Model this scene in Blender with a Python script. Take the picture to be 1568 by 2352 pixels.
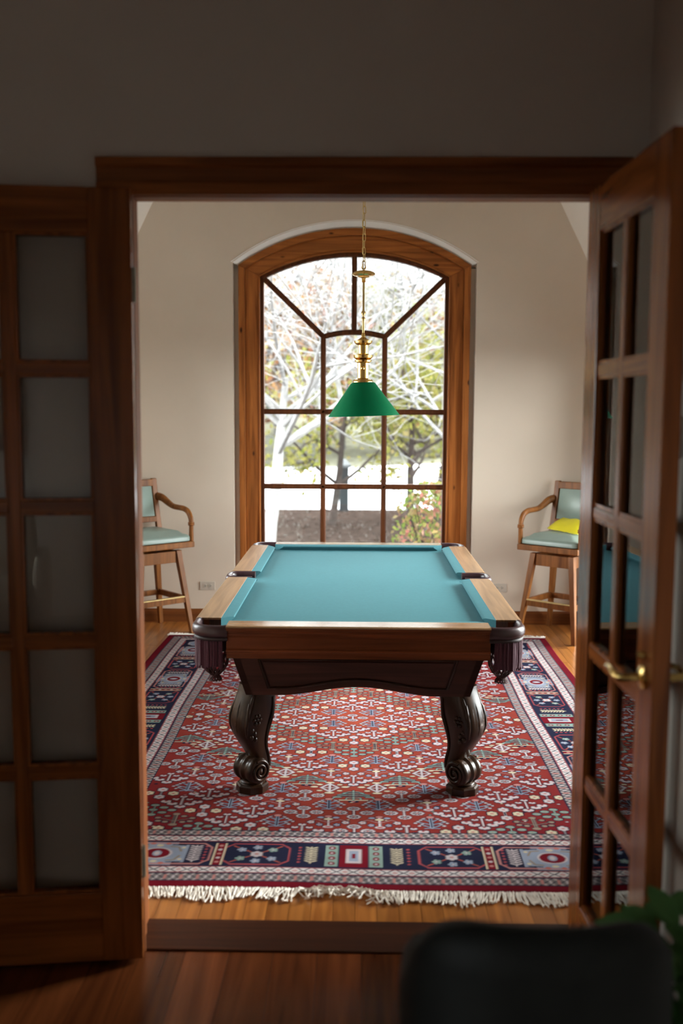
import bpy, math, random
import numpy as np
from mathutils import Vector, Matrix

random.seed(7)
S = bpy.context.scene
for o in list(bpy.data.objects):
    bpy.data.objects.remove(o, do_unlink=True)

# ------------------------------------------------------------------ camera
CAM = Vector((0.0, 0.0, 1.7313))
yaw, pitch, roll = -0.0167, 0.1062, -0.0047
fwd = Vector((math.sin(yaw)*math.cos(pitch), math.cos(yaw)*math.cos(pitch), -math.sin(pitch)))
rgt = Vector((math.cos(yaw), -math.sin(yaw), 0))
dwn = fwd.cross(rgt)
r2 = math.cos(roll)*rgt + math.sin(roll)*dwn
d2 = -math.sin(roll)*rgt + math.cos(roll)*dwn
cd = bpy.data.cameras.new('camera')
cam = bpy.data.objects.new('camera', cd)
S.collection.objects.link(cam)
m = Matrix.Identity(4)
for i in range(3):
    m[i][0] = r2[i]; m[i][1] = -d2[i]; m[i][2] = -fwd[i]; m[i][3] = CAM[i]
cam.matrix_world = m
cd.sensor_fit = 'VERTICAL'; cd.sensor_height = 36.0; cd.lens = 35.0
cd.clip_start = 0.05; cd.clip_end = 500
cd.dof.use_dof = True; cd.dof.focus_distance = 5.2; cd.dof.aperture_fstop = 1.6
S.camera = cam

# ------------------------------------------------------------------ world: even overcast sky
W = bpy.data.worlds.new('overcast_sky'); S.world = W; W.use_nodes = True
bgn = W.node_tree.nodes['Background']
bgn.inputs[0].default_value = (0.93, 0.97, 1.0, 1); bgn.inputs[1].default_value = 1.0
S.view_settings.view_transform = 'Standard'; S.view_settings.look = 'None'
S.view_settings.gamma = 1.0; S.view_settings.use_curve_mapping = False
S.view_settings.exposure = 4.4
S.cycles.use_denoising = True; S.cycles.use_adaptive_sampling = True; S.cycles.adaptive_threshold = .025
S.cycles.max_bounces = 9; S.cycles.diffuse_bounces = 5; S.cycles.glossy_bounces = 4
S.cycles.transparent_max_bounces = 24; S.cycles.caustics_reflective = False; S.cycles.caustics_refractive = False
S.cycles.sample_clamp_indirect = 6.0

sl = bpy.data.lights.new('hazy_sun', 'SUN'); sl.energy = .55; sl.angle = math.radians(26); sl.color = (1.0, .97, .93)
so = bpy.data.objects.new('hazy_sun', sl); S.collection.objects.link(so)
so.rotation_euler = Vector((-math.cos(math.radians(21))*math.cos(math.radians(26)), -math.cos(math.radians(21))*math.sin(math.radians(26)), -math.sin(math.radians(21)))).to_track_quat('-Z', 'Y').to_euler()
def portal(name, loc, direction, sx, sy):
    """sampling guide in a window opening: gives off no light of its own"""
    l = bpy.data.lights.new(name, 'AREA'); l.shape = 'RECTANGLE'; l.size = sx; l.size_y = sy
    l.cycles.is_portal = True
    o = bpy.data.objects.new(name, l); S.collection.objects.link(o)
    o.location = loc
    o.rotation_euler = Vector(direction).to_track_quat('-Z', 'Y').to_euler()

# ------------------------------------------------------------------ helpers
COL = S.collection
WL = {}
class MB:
    def __init__(s): s.v = []; s.f = []
    def box(s, x0, x1, y0, y1, z0, z1):
        b = len(s.v)
        s.v += [(x0,y0,z0),(x1,y0,z0),(x1,y1,z0),(x0,y1,z0),(x0,y0,z1),(x1,y0,z1),(x1,y1,z1),(x0,y1,z1)]
        s.f += [tuple(b+i for i in q) for q in ((0,3,2,1),(4,5,6,7),(0,1,5,4),(1,2,6,5),(2,3,7,6),(3,0,4,7))]
        return s
    def loft(s, rings, cap=True, closed=True):
        b = len(s.v); n = len(rings[0])
        for r in rings: s.v += [tuple(p) for p in r]
        for i in range(len(rings)-1):
            for j in range(n if closed else n-1):
                k = (j+1) % n
                s.f.append((b+i*n+j, b+i*n+k, b+(i+1)*n+k, b+(i+1)*n+j))
        if cap:
            s.f.append(tuple(b+j for j in reversed(range(n))))
            s.f.append(tuple(b+(len(rings)-1)*n+j for j in range(n)))
        return s
    def prism(s, poly, axis, a0, a1):
        def P(u, v, a):
            return (a,u,v) if axis == 'x' else (u,a,v) if axis == 'y' else (u,v,a)
        return s.loft([[P(u,v,a0) for u,v in poly], [P(u,v,a1) for u,v in poly]])
    def lathe(s, prof, n=24, c=(0,0,0), cap=False):
        return s.loft([[(c[0]+r*math.cos(2*math.pi*j/n), c[1]+r*math.sin(2*math.pi*j/n), c[2]+z) for j in range(n)] for r, z in prof], cap=cap)
    def tube(s, path, rad, n=8, cap=True, flat=1.0, up=None):
        P = [Vector(p) for p in path]
        if not hasattr(rad, '__len__'): rad = [rad]*len(P)
        rings = []; prev = None
        for i, p in enumerate(P):
            t = (P[min(i+1,len(P)-1)] - P[max(i-1,0)])
            t = t.normalized() if t.length > 1e-9 else Vector((0,0,1))
            if prev is None:
                ref = Vector(up) if up else (Vector((0,0,1)) if abs(t.z) < .9 else Vector((1,0,0)))
                a = (ref - t*ref.dot(t)).normalized()
            else:
                a = prev - t*prev.dot(t)
                a = a.normalized() if a.length > 1e-6 else t.orthogonal().normalized()
            if up:
                a2 = Vector(up) - t*Vector(up).dot(t)
                if a2.length > 1e-3: a = a2.normalized()
            prev = a; b = t.cross(a)
            rings.append([p + rad[i]*(a*math.cos(2*math.pi*j/n) + b*flat*math.sin(2*math.pi*j/n)) for j in range(n)])
        return s.loft(rings, cap=cap)
    def ell(s, c, rx, ry, rz, n=10, m=6):
        rings = []
        for i in range(m+1):
            a = -math.pi/2 + math.pi*i/m; r = max(math.cos(a), .02)
            rings.append([(c[0]+rx*r*math.cos(2*math.pi*j/n), c[1]+ry*r*math.sin(2*math.pi*j/n), c[2]+rz*math.sin(a)) for j in range(n)])
        return s.loft(rings)
    def rbox(s, x0, x1, y0, y1, z0, z1, r, crown=0.0, seg=4, nz=3):
        """cushion-like box with rounded plan corners and rounded top rim"""
        rings = []
        def ring(z, ins):
            pts = []
            rr = max(r - ins*.3, .004)
            for (cx, cy, a0) in ((x1-ins-rr, y1-ins-rr, 0), (x0+ins+rr, y1-ins-rr, 90), (x0+ins+rr, y0+ins+rr, 180), (x1-ins-rr, y0+ins+rr, 270)):
                for k in range(seg+1):
                    a = math.radians(a0+90*k/seg)
                    pts.append((cx+rr*math.cos(a), cy+rr*math.sin(a), z))
            return pts
        h = z1-z0
        rings.append(ring(z0, r*.3)); rings.append(ring(z0+h*.12, 0)); rings.append(ring(z0+h*.55, 0))
        for k in range(1, nz+1):
            a = math.pi/2*k/nz
            rings.append(ring(z0+h*.55+h*.45*math.sin(a), r*.9*(1-math.cos(a))))
        mn = min(x1-x0, y1-y0)
        for q in (.15, .28, .40):
            rings.append(ring(z1+crown*(1-(1-q/.42)**2), mn*q))
        return s.loft(rings)
    def build(s, name, mat, parent=None, smooth=False, bevel=0, sub=0, loc=None, xf=None):
        me = bpy.data.meshes.new(name)
        off = Vector((0,0,0))
        if parent is not None and parent.name in WL: off = WL[parent.name]
        if loc is not None: off = Vector(loc)
        vs = [Vector(p) for p in s.v]
        if xf is not None: vs = [xf @ p for p in vs]
        me.from_pydata([tuple(p-off) for p in vs], [], s.f)
        me.update()
        if smooth:
            for p in me.polygons: p.use_smooth = True
            me.set_sharp_from_angle(angle=math.radians(smooth if smooth is not True else 40))
        me.materials.append(mat)
        o = bpy.data.objects.new(name, me); COL.objects.link(o)
        if parent is not None: o.parent = parent
        if loc is not None:
            o.location = loc; WL[o.name] = Vector(loc)
        elif parent is not None and parent.name in WL: WL[o.name] = off
        if bevel:
            b = o.modifiers.new('edge', 'BEVEL'); b.width = bevel; b.segments = 2; b.limit_method = 'ANGLE'; b.angle_limit = math.radians(40)
        if sub:
            b = o.modifiers.new('smooth', 'SUBSURF'); b.levels = sub; b.render_levels = sub
        return o

def tag(o, label, cat, group=None, kind=None):
    o['label'] = label; o['category'] = cat
    if group: o['group'] = group
    if kind: o['kind'] = kind
    return o
def empty(name, loc, label, cat, group=None, kind=None, parent=None):
    o = bpy.data.objects.new(name, None); COL.objects.link(o); o.location = loc
    o.empty_display_size = .1
    WL[o.name] = Vector(loc)
    if label: tag(o, label, cat, group, kind)
    return o
def copy_obj(o, parent, loc=None, rot=None, scale=None):
    c = o.copy(); COL.objects.link(c); c.parent = parent
    if loc is not None: c.location = loc
    if rot is not None: c.rotation_euler = rot
    if scale is not None: c.scale = scale
    return c
def children(o): return [c for c in bpy.data.objects if c.parent == o]
def copy_tree(o, parent=None):
    c = o.copy(); COL.objects.link(c); c.parent = parent
    for ch in children(o): copy_tree(ch, c)
    return c

# ------------------------------------------------------------------ materials
def newmat(name):
    m = bpy.data.materials.new(name); m.use_nodes = True
    nt = m.node_tree
    return m, nt, nt.nodes['Principled BSDF']
def setp(b, **k):
    for n, v in k.items():
        n = n.replace('_', ' ')
        if n in b.inputs: b.inputs[n].default_value = v
def ramp(nt, fac, stops):
    r = nt.nodes.new('ShaderNodeValToRGB')
    el = r.color_ramp.elements
    while len(el) < len(stops): el.new(.5)
    for e, (p, c) in zip(el, stops): e.position = p; e.color = (*c, 1) if len(c) == 3 else c
    nt.links.new(fac, r.inputs[0]); return r
def wood(name, dark, light, axis='z', rough=.35, coat=.0, grain=1.0, knots=False, rnd=0.0, spec=.5):
    m, nt, b = newmat(name); L = nt.links.new; N = nt.nodes.new
    tc = N('ShaderNodeTexCoord'); mp = N('ShaderNodeMapping')
    sc = {'x': (1.2,22,22), 'y': (22,1.2,22), 'z': (22,22,1.2)}[axis]
    mp.inputs['Scale'].default_value = [k*grain for k in sc]
    oi = N('ShaderNodeObjectInfo'); ad = N('ShaderNodeVectorMath'); ad.operation = 'ADD'
    mu = N('ShaderNodeVectorMath'); mu.operation = 'SCALE'; mu.inputs[0].default_value = (13.1, 7.7, 5.3)
    L(oi.outputs['Random'], mu.inputs['Scale']); L(tc.outputs['Object'], ad.inputs[0]); L(mu.outputs[0], ad.inputs[1])
    L(ad.outputs[0], mp.inputs[0])
    n1 = N('ShaderNodeTexNoise'); n1.inputs['Scale'].default_value = 1.0; n1.inputs['Detail'].default_value = 5; n1.inputs['Distortion'].default_value = 1.2
    L(mp.outputs[0], n1.inputs[0])
    mid = [(a+c)/2 for a, c in zip(dark, light)]
    r = ramp(nt, n1.outputs[0], [(.28, dark), (.5, mid), (.72, light)])
    out = r.outputs[0]
    if rnd:
        hs = N('ShaderNodeHueSaturation'); mr = N('ShaderNodeMapRange')
        mr.inputs['To Min'].default_value = 1-rnd; mr.inputs['To Max'].default_value = 1+rnd
        L(oi.outputs['Random'], mr.inputs[0]); L(mr.outputs[0], hs.inputs['Value']); L(out, hs.inputs['Color']); out = hs.outputs[0]
    if knots:
        vo = N('ShaderNodeTexVoronoi'); vo.inputs['Scale'].default_value = 7.5
        m2 = N('ShaderNodeMapping'); m2.inputs['Scale'].default_value = {'x': (.6,1.4,1.4), 'y': (1.4,.6,1.4), 'z': (1.4,1.4,.6)}[axis]
        L(ad.outputs[0], m2.inputs[0]); L(m2.outputs[0], vo.inputs[0])
        kr = ramp(nt, vo.outputs['Distance'], [(.06, (0,0,0)), (.13, (1,1,1))])
        mx = N('ShaderNodeMix'); mx.data_type = 'RGBA'
        L(kr.outputs[0], mx.inputs[0]); mx.inputs[6].default_value = (dark[0]*.25, dark[1]*.2, dark[2]*.2, 1); L(out, mx.inputs[7]); out = mx.outputs[2]
    L(out, b.inputs['Base Color'])
    bp = N('ShaderNodeBump'); bp.inputs['Strength'].default_value = .06; bp.inputs['Distance'].default_value = .002
    L(n1.outputs[0], bp.inputs['Height']); L(bp.outputs[0], b.inputs['Normal'])
    setp(b, Roughness=rough, Coat_Weight=coat, Coat_Roughness=.12, Specular_IOR_Level=spec)
    return m
def plain(name, col, rough=.5, metal=0, var=.0, scale=30, bump=0, bscale=200, coat=0, spec=.5, sheen=0, trans=0):
    m, nt, b = newmat(name); L = nt.links.new; N = nt.nodes.new
    tc = N('ShaderNodeTexCoord'); n1 = N('ShaderNodeTexNoise'); n1.inputs['Scale'].default_value = scale; n1.inputs['Detail'].default_value = 4
    L(tc.outputs['Object'], n1.inputs[0])
    lo = [max(c*(1-var), 0) for c in col]; hi = [min(c*(1+var), 1) for c in col]
    r = ramp(nt, n1.outputs[0], [(.3, lo), (.7, hi)])
    L(r.outputs[0], b.inputs['Base Color'])
    if bump:
        n2 = N('ShaderNodeTexNoise'); n2.inputs['Scale'].default_value = bscale; n2.inputs['Detail'].default_value = 3
        L(tc.outputs['Object'], n2.inputs[0])
        bp = N('ShaderNodeBump'); bp.inputs['Strength'].default_value = bump; bp.inputs['Distance'].default_value = .002
        L(n2.outputs[0], bp.inputs['Height']); L(bp.outputs[0], b.inputs['Normal'])
    setp(b, Roughness=rough, Metallic=metal, Coat_Weight=coat, Coat_Roughness=.15, Specular_IOR_Level=spec, Sheen_Weight=sheen)
    return m
def glassmat(name, tint=(.96,.98,.97)):
    m = bpy.data.materials.new(name); m.use_nodes = True; nt = m.node_tree
    for n in list(nt.nodes): nt.nodes.remove(n)
    N = nt.nodes.new; L = nt.links.new
    out = N('ShaderNodeOutputMaterial'); mx = N('ShaderNodeMixShader'); t = N('ShaderNodeBsdfTransparent'); g = N('ShaderNodeBsdfGlossy')
    fr = N('ShaderNodeFresnel'); fr.inputs[0].default_value = 1.45
    t.inputs[0].default_value = (*tint, 1); g.inputs['Roughness'].default_value = .0
    L(fr.outputs[0], mx.inputs[0]); L(t.outputs[0], mx.inputs[1]); L(g.outputs[0], mx.inputs[2]); L(mx.outputs[0], out.inputs[0])
    return m

M = {}
M['wall'] = plain('beige_wall_paint', (.68,.575,.465), .85, var=.02, scale=3, bump=.06, bscale=120)
M['hall'] = plain('wall_paint_cool_shade', (.62,.565,.51), .85, var=.02, scale=3, bump=.06, bscale=120)  # greyer copy of the wall paint, cooled to stand in for hall shade
M['reveal'] = plain('lit_soffit_white', (.86,.84,.79), .8, var=.01, scale=3)  # white stands in for bright light on the arch soffit
M['ceil'] = plain('ceiling_paint', (.80,.73,.64), .9, var=.02, scale=3)
M['casing_v'] = wood('cherry_casing_upright', (.12,.034,.009), (.32,.10,.026), 'z', .5, .0, spec=.2)
M['casing_h'] = wood('cherry_casing_level', (.12,.034,.009), (.32,.10,.026), 'x', .5, .0, spec=.2)
M['door_v'] = wood('cherry_door_upright', (.125,.034,.0085), (.34,.104,.025), 'z', .19, .0, spec=.28)
M['door_h'] = wood('cherry_door_level', (.125,.034,.0085), (.34,.104,.025), 'x', .19, .0, spec=.28)
M['pine_v'] = wood('knotty_pine_upright', (.18,.052,.010), (.50,.165,.036), 'z', .45, .0, spec=.2, knots=True)
M['pine_h'] = wood('knotty_pine_level', (.18,.052,.010), (.50,.165,.036), 'x', .45, .0, spec=.2, knots=True)
M['sash'] = wood('window_sash_wood', (.060,.018,.006), (.15,.047,.014), 'z', .5, .0, spec=.2)
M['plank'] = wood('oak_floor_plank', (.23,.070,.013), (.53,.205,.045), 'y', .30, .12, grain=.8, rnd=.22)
M['plank_shaded'] = wood('shaded_hall_plank', (.075,.019,.006), (.19,.054,.016), 'y', .26, .10, grain=.7, rnd=.35, spec=.3)  # hall boards darkened in colour to stand in for dim light
M['threshold'] = wood('threshold_wood', (.026,.007,.0025), (.070,.020,.0065), 'x', .45, .0, spec=.2)
M['subfloor'] = plain('floor_joint', (.03,.012,.006), .9)
M['base'] = wood('baseboard_oak', (.10,.028,.006), (.23,.073,.016), 'x', .42, .05, spec=.3)
M['mahog_y'] = wood('table_top_rail_wood', (.15,.078,.033), (.33,.19,.092), 'y', .33, .2, grain=1.4)
M['mahog_x'] = wood('table_end_rail_wood', (.15,.078,.033), (.33,.19,.092), 'x', .24, .3, grain=1.4)
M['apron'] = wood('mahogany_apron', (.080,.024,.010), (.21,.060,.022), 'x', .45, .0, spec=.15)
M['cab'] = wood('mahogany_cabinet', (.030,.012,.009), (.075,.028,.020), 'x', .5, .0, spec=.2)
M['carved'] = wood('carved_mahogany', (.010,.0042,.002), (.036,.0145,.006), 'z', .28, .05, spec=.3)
M['stool'] = wood('stool_walnut', (.125,.039,.008), (.30,.110,.025), 'z', .40, .0, spec=.22)
M['felt'] = plain('billiard_cloth', (.052,.155,.178), .75, var=.04, scale=60, bump=.06, bscale=900, spec=.06)
M['leather'] = plain('oxblood_pocket_leather', (.034,.012,.016), .36, var=.2, scale=40, bump=.1, bscale=260, coat=.08)
M['liner'] = plain('pocket_liner', (.018,.008,.010), .6)
M['yarn'] = plain('burgundy_yarn', (.062,.011,.026), .9, var=.35, scale=300, bump=.4, bscale=900, sheen=.15)
M['net'] = plain('net_cord', (.05,.014,.014), .8, var=.3, scale=100)
M['brass'] = plain('polished_brass', (.70,.47,.16), .22, metal=1, var=.06, scale=20)
M['oldbrass'] = plain('brushed_brass', (.62,.46,.20), .36, metal=1, var=.1, scale=40)
M['hinge'] = plain('dull_hinge', (.24,.215,.16), .5, metal=.8, var=.1, scale=40)
M['shade'] = plain('green_glass_shade', (.001,.150,.056), .45, var=.08, scale=5, spec=.10)
M['shade_in'] = plain('white_glass_lining', (.75,.75,.70), .4)
M['vinyl'] = plain('sage_green_vinyl', (.22,.28,.24), .36, var=.06, scale=12, bump=.08, bscale=350)
M['yellow'] = plain('yellow_packet', (.72,.62,.02), .45, var=.06, scale=10)
M['plate'] = plain('ivory_plate', (.55,.48,.40), .5)
M['slot'] = plain('outlet_slot', (.03,.025,.02), .6)
M['white'] = plain('white_plastic', (.75,.74,.70), .4)
M['black'] = plain('black_leather', (.0045,.005,.004), .65, var=.3, scale=20, bump=.15, bscale=160, spec=.2)
M['darkmetal'] = plain('dark_metal', (.02,.022,.024), .4, metal=.6)
M['fringe'] = plain('ivory_cotton_fringe', (.82,.77,.70), .95, var=.10, scale=60)
M['glass'] = glassmat('window_glass')
M['doorglass'] = glassmat('door_glass', (.93,.92,.90))
M['mulch'] = plain('leaf_strewn_mulch', (.022,.016,.0135), .95, var=.55, scale=7, bump=.6, bscale=30, spec=0)
M['drive'] = plain('pale_concrete', (.32,.32,.33), .9, var=.05, scale=2, spec=0)
M['hill'] = plain('leafy_bank', (.12,.115,.085), .95, var=.4, scale=3, spec=0)
M['bark_pale'] = plain('pale_bark', (.17,.165,.165), .9, var=.2, scale=14, spec=0)
M['bark'] = plain('brown_bark', (.035,.028,.025), .9, var=.3, scale=14, spec=0)
M['bark_far'] = plain('grey_bark', (.085,.080,.082), .9, var=.2, scale=10, spec=0)
def leafmat(name, cols):
    m, nt, b = newmat(name); N = nt.nodes.new; L = nt.links.new
    g = N('ShaderNodeNewGeometry')
    r = ramp(nt, g.outputs['Random Per Island'], [(i/max(len(cols)-1,1), c) for i, c in enumerate(cols)])
    L(r.outputs[0], b.inputs['Base Color']); setp(b, Roughness=.8, Specular_IOR_Level=.0)
    tr = N('ShaderNodeBsdfTranslucent'); L(r.outputs[0], tr.inputs[0]); mx = N('ShaderNodeMixShader'); mx.inputs[0].default_value = .4
    out = nt.nodes['Material Output']; L(b.outputs[0], mx.inputs[1]); L(tr.outputs[0], mx.inputs[2]); L(mx.outputs[0], out.inputs[0])
    return m
M['leaf_yellow'] = leafmat('yellow_green_leaves', [(0.072,0.086,0.018), (0.143,0.129,0.036), (0.118,0.118,0.029), (0.172,0.136,0.064)])
M['leaf_orange'] = leafmat('orange_leaves', [(0.179,0.079,0.036), (0.172,0.107,0.050), (0.150,0.122,0.072), (0.161,0.057,0.040)])
M['leaf_shrub'] = leafmat('shrub_leaves', [(0.062,0.105,0.023), (0.133,0.140,0.039), (0.179,0.062,0.058), (0.086,0.117,0.031), (0.195,0.109,0.086)])
M['leaf_pine'] = leafmat('evergreen_needles', [(0.055,0.074,0.047), (0.078,0.101,0.062)])
M['leaf_litter'] = leafmat('fallen_leaves', [(.055,.042,.035), (.026,.018,.014), (.085,.075,.068), (.016,.011,.008)])
M['leaf_house'] = leafmat('houseplant_leaves', [(.03,.12,.03), (.06,.20,.05), (.30,.34,.22)])
M['terracotta'] = plain('grey_stone_pot', (.16,.15,.14), .7, var=.15)
M['armchair'] = plain('tan_upholstery', (.42,.36,.28), .85, var=.08, scale=10)
M['peach'] = plain('peach_print', (.55,.33,.20), .7, var=.15, scale=6)

# ------------------------------------------------------------------ structure: walls, ceilings
YF, YN, YB = 3.19, 3.0, 7.86            # partition far face, near face, window wall face
XL, XR = -2.13, 2.07                    # billiard room side walls
HXL, HXR, HYR = -3.2, .837, -2.4        # hall
OX0, OX1, OZ = -.697, .712, 2.364       # doorway opening
HCZ = 3.4
def struct(name, mb, mat, label, cat, loc=(0,0,0), **k):
    return tag(mb.build(name, mat, loc=loc, **k), label, cat, kind='structure')

b = MB()
b.box(HXL-.2, OX0-.02, YN, YF, 0, 4.6); b.box(OX1+.02, XR+.2, YN, YF, 0, 4.6); b.box(OX0-.02, OX1+.02, YN, YF, OZ+.02, 4.6)
struct('wall_front', b, M['hall'], 'dim beige wall around and above the open french doors', 'wall', (0,YN,0))

# window wall with arched opening
WX = -.04; RH = .945; SPR = 2.835; APX = 3.15; SILL = .34
def arch_z(x, half, spr, apx):
    rise = apx-spr; R = (half*half+rise*rise)/(2*rise)
    return apx - R + math.sqrt(max(R*R-x*x, 0))
b = MB()
b.box(XL-.2, WX-RH, YB, YB+.22, -.4, 4.6); b.box(WX+RH, XR+.2, YB, YB+.22, -.4, 4.6); b.box(WX-RH, WX+RH, YB, YB+.22, -.4, SILL)
NA = 28
for i in range(NA):
    x0 = -RH+2*RH*i/NA; x1 = -RH+2*RH*(i+1)/NA
    z0, z1 = arch_z(x0, RH, SPR, APX), arch_z(x1, RH, SPR, APX)
    b.loft([[(WX+x0,YB,z0),(WX+x1,YB,z1),(WX+x1,YB,4.6),(WX+x0,YB,4.6)], [(WX+x0,YB+.22,z0),(WX+x1,YB+.22,z1),(WX+x1,YB+.22,4.6),(WX+x0,YB+.22,4.6)]])
for (x0, x1) in ((-RH-.05,-.885), (.885,RH+.05)): b.box(WX+x0, WX+x1, YB+.075, YB+.2, SILL-.02, 2.81)
for i in range(NA):
    x0 = -.885+1.77*i/NA; x1 = -.885+1.77*(i+1)/NA
    z0, z1 = arch_z(x0, .885, 2.80, 3.08), arch_z(x1, .885, 2.80, 3.08)
    b.loft([[(WX+x0,YB+.075,z0),(WX+x1,YB+.075,z1),(WX+x1,YB+.075,3.3),(WX+x0,YB+.075,3.3)], [(WX+x0,YB+.2,z0),(WX+x1,YB+.2,z1),(WX+x1,YB+.2,3.3),(WX+x0,YB+.2,3.3)]])
for s_ in (-1,1): b.box(WX+s_*.94-.06, WX+s_*.94+.06, YB+.075, YB+.2, 2.80, 3.2)
struct('wall_back', b, M['wall'], 'beige plaster wall around the arched window', 'wall', (0,YB,0))

def side_wall(name, xa, xb, wy0, wy1, wz0, wz1, label):
    b = MB()
    b.box(xa, xb, YF, wy0, 0, 2.3); b.box(xa, xb, wy1, YB+.2, 0, 2.3)
    b.box(xa, xb, wy0, wy1, 0, wz0); b.box(xa, xb, wy0, wy1, wz1, 2.3)
    struct(name, b, M['wall'], label, 'wall', (xa,YF,0))
RW = (4.25, 7.5, .10, 2.18)
side_wall('wall_right', XR, XR+.2, *RW, 'beige side wall of the billiard room behind the yellow packet')
LW = (4.3, 7.1, .95, 2.18)
side_wall('wall_left', XL-.2, XL, *LW, 'beige side wall of the billiard room beside the stool')
# sloping ceiling halves and flat top
def slope(name, sgn, label):
    xw = XR if sgn > 0 else XL
    xa, za = xw, 2.22
    xb_, zb = xw - sgn*.95, 4.12
    poly = [(xa,za),(xb_,zb),(xb_+sgn*.18,zb+.1),(xa+sgn*.2,za)]
    struct(name, MB().prism(poly, 'y', YF, YB+.05), M['ceil'], label, 'ceiling', (xa,YF,za))
slope('ceiling_slope_right', 1, 'pale sloping ceiling above the yellow packet')
slope('ceiling_slope_left', -1, 'pale sloping ceiling corner above the doors with reflections')
struct('ceiling', MB().box(XL+.9, XR-.9, YF, YB+.05, 4.1, 4.2), M['ceil'], 'flat ceiling of the billiard room above the lamp chain', 'ceiling', (0,YF,4.1))
# hall shell
HW = (-2.1, -.5, .6, 2.5)     # unseen hall window added for light (y0,y1,z0,z1)
struct('wall_hall_rear', MB().box(HXL-.2, HXR+.2, HYR-.2, HYR, 0, 3.6), M['hall'], 'rear wall of the dim hall seen only as a reflection', 'wall', (0,HYR,0))
b = MB()
b.box(HXL-.2, HXL, HYR, HW[0], 0, 3.6); b.box(HXL-.2, HXL, HW[1], YN, 0, 3.6); b.box(HXL-.2, HXL, HW[0], HW[1], 0, HW[2]); b.box(HXL-.2, HXL, HW[0], HW[1], HW[3], 3.6)
struct('wall_hall_left', b, M['hall'], 'side wall of the dim hall beyond the glazed door reflections', 'wall', (HXL,HYR,0))
struct('wall_hall_right', MB().box(HXR, HXR+.2, HYR, YN, 0, 3.6), M['hall'], 'beige hall wall behind the door with brass lever', 'wall', (HXR,HYR,0))
struct('ceiling_hall', MB().box(HXL-.2, HXR+.2, HYR-.2, YN, HCZ, HCZ+.15), M['hall'], 'ceiling of the dim hall', 'ceiling', (0,HYR,HCZ))

# ------------------------------------------------------------------ floors with planks
pl = MB().box(-.5,.5,-.5,.5,-1,0)
def floor(name, x0, x1, y0, y1, w, mat, label, lens, fit):
    f = struct(name, MB().box(x0, x1, y0, y1, -.12, -.004), M['subfloor'], label, 'floor', (0,0,0))
    proto = None; rs = random.Random(fit); n = 0
    x = x0
    while x < x1-.01:
        ww = min(w, x1-x); y = y0 - rs.uniform(0, lens[0])
        while y < y1-.005:
            ln = rs.uniform(*lens); a = max(y, y0); e = min(y+ln, y1)
            if y1-e < .25: e = y1; ln = y1-y
            if e-a > .02:
                sc = (ww-.0016, e-a-.0016, .014)
                dz = rs.uniform(-.0006, .0004)
                if proto is None:
                    proto = pl.build('plank', mat, f, bevel=0); o = proto
                else: o = copy_obj(proto, f)
                o.location = (x+ww/2, (a+e)/2, dz); o.scale = sc; n += 1
            y += ln
        x += w
    return f
# plank grain has to follow true size, so these use position in the room
def world_wood(mat):
    nt = mat.node_tree
    tc = [n for n in nt.nodes if n.type == 'TEX_COORD'][0]; g = nt.nodes.new('ShaderNodeNewGeometry')
    for l in list(nt.links):
        if l.from_node == tc: nt.links.new(g.outputs['Position'], l.to_socket)
world_wood(M['plank']); world_wood(M['plank_shaded'])
floor('floor', XL, XR, YF, YB, .076, M['plank'], 'honey oak plank floor around and under the red rug', (1.0, 2.3), 3)
floor('floor_hall', HXL, HXR, HYR, YN, .14, M['plank_shaded'], 'reddish plank floor darkened as if in shade of the hall before the doorway', (1.4, 2.6), 5)
struct('threshold', MB().box(OX0-.02, OX1+.02, YN, YF, -.1, .006), M['threshold'], 'dark wooden threshold board between the two floors', 'threshold', (0,YN,0), bevel=.003)

# ------------------------------------------------------------------ door casing, jambs, baseboards
t = empty('trim_1', (0,YN,0), 'dark cherry casing and jamb framing the open doorway', 'door frame', kind='structure')
def casing_prof(w):
    return [(0,0),(0,-.012),(.012,-.018),(.03,-.018),(.04,-.013),(w-.03,-.016),(w-.022,-.026),(w,-.026),(w,0)]
cw = .105
inL, inR, inT = OX0+.030, OX1-.030, OZ-.020
pr = casing_prof(cw)
MB().prism([(inL-u, YN+v) for u, v in pr], 'z', 0, inT).build('casing', M['casing_v'], t)
MB().prism([(inR+u, YN+v) for u, v in pr], 'z', 0, inT).build('casing', M['casing_v'], t)
MB().prism([(YN+v, inT+u) for u, v in pr], 'x', inL-cw, inR+cw).build('head_casing', M['casing_h'], t)
MB().box(OX0-.02, OX0, YN, YF, 0, OZ).build('jamb', M['casing_v'], t)
MB().box(OX1, OX1+.02, YN, YF, 0, OZ).build('jamb', M['casing_v'], t)
MB().box(OX0-.02, OX1+.02, YN, YF, OZ, OZ+.02).build('head_jamb', M['casing_h'], t)
MB().box(OX0, OX0+.012, YN+.06, YN+.10, 0, OZ).build('door_stop', M['casing_v'], t, bevel=.002)
MB().box(OX1-.012, OX1, YN+.06, YN+.10, 0, OZ).build('door_stop', M['casing_v'], t, bevel=.002)
MB().box(OX0, OX1, YN+.06, YN+.10, OZ-.012, OZ).build('door_stop', M['casing_h'], t, bevel=.002)
for x in (-.085, .165):
    MB().box(x-.032, x+.032, YN+.015, YN+.04, OZ-.003, OZ).build('strike_plate', M['oldbrass'], t)
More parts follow.
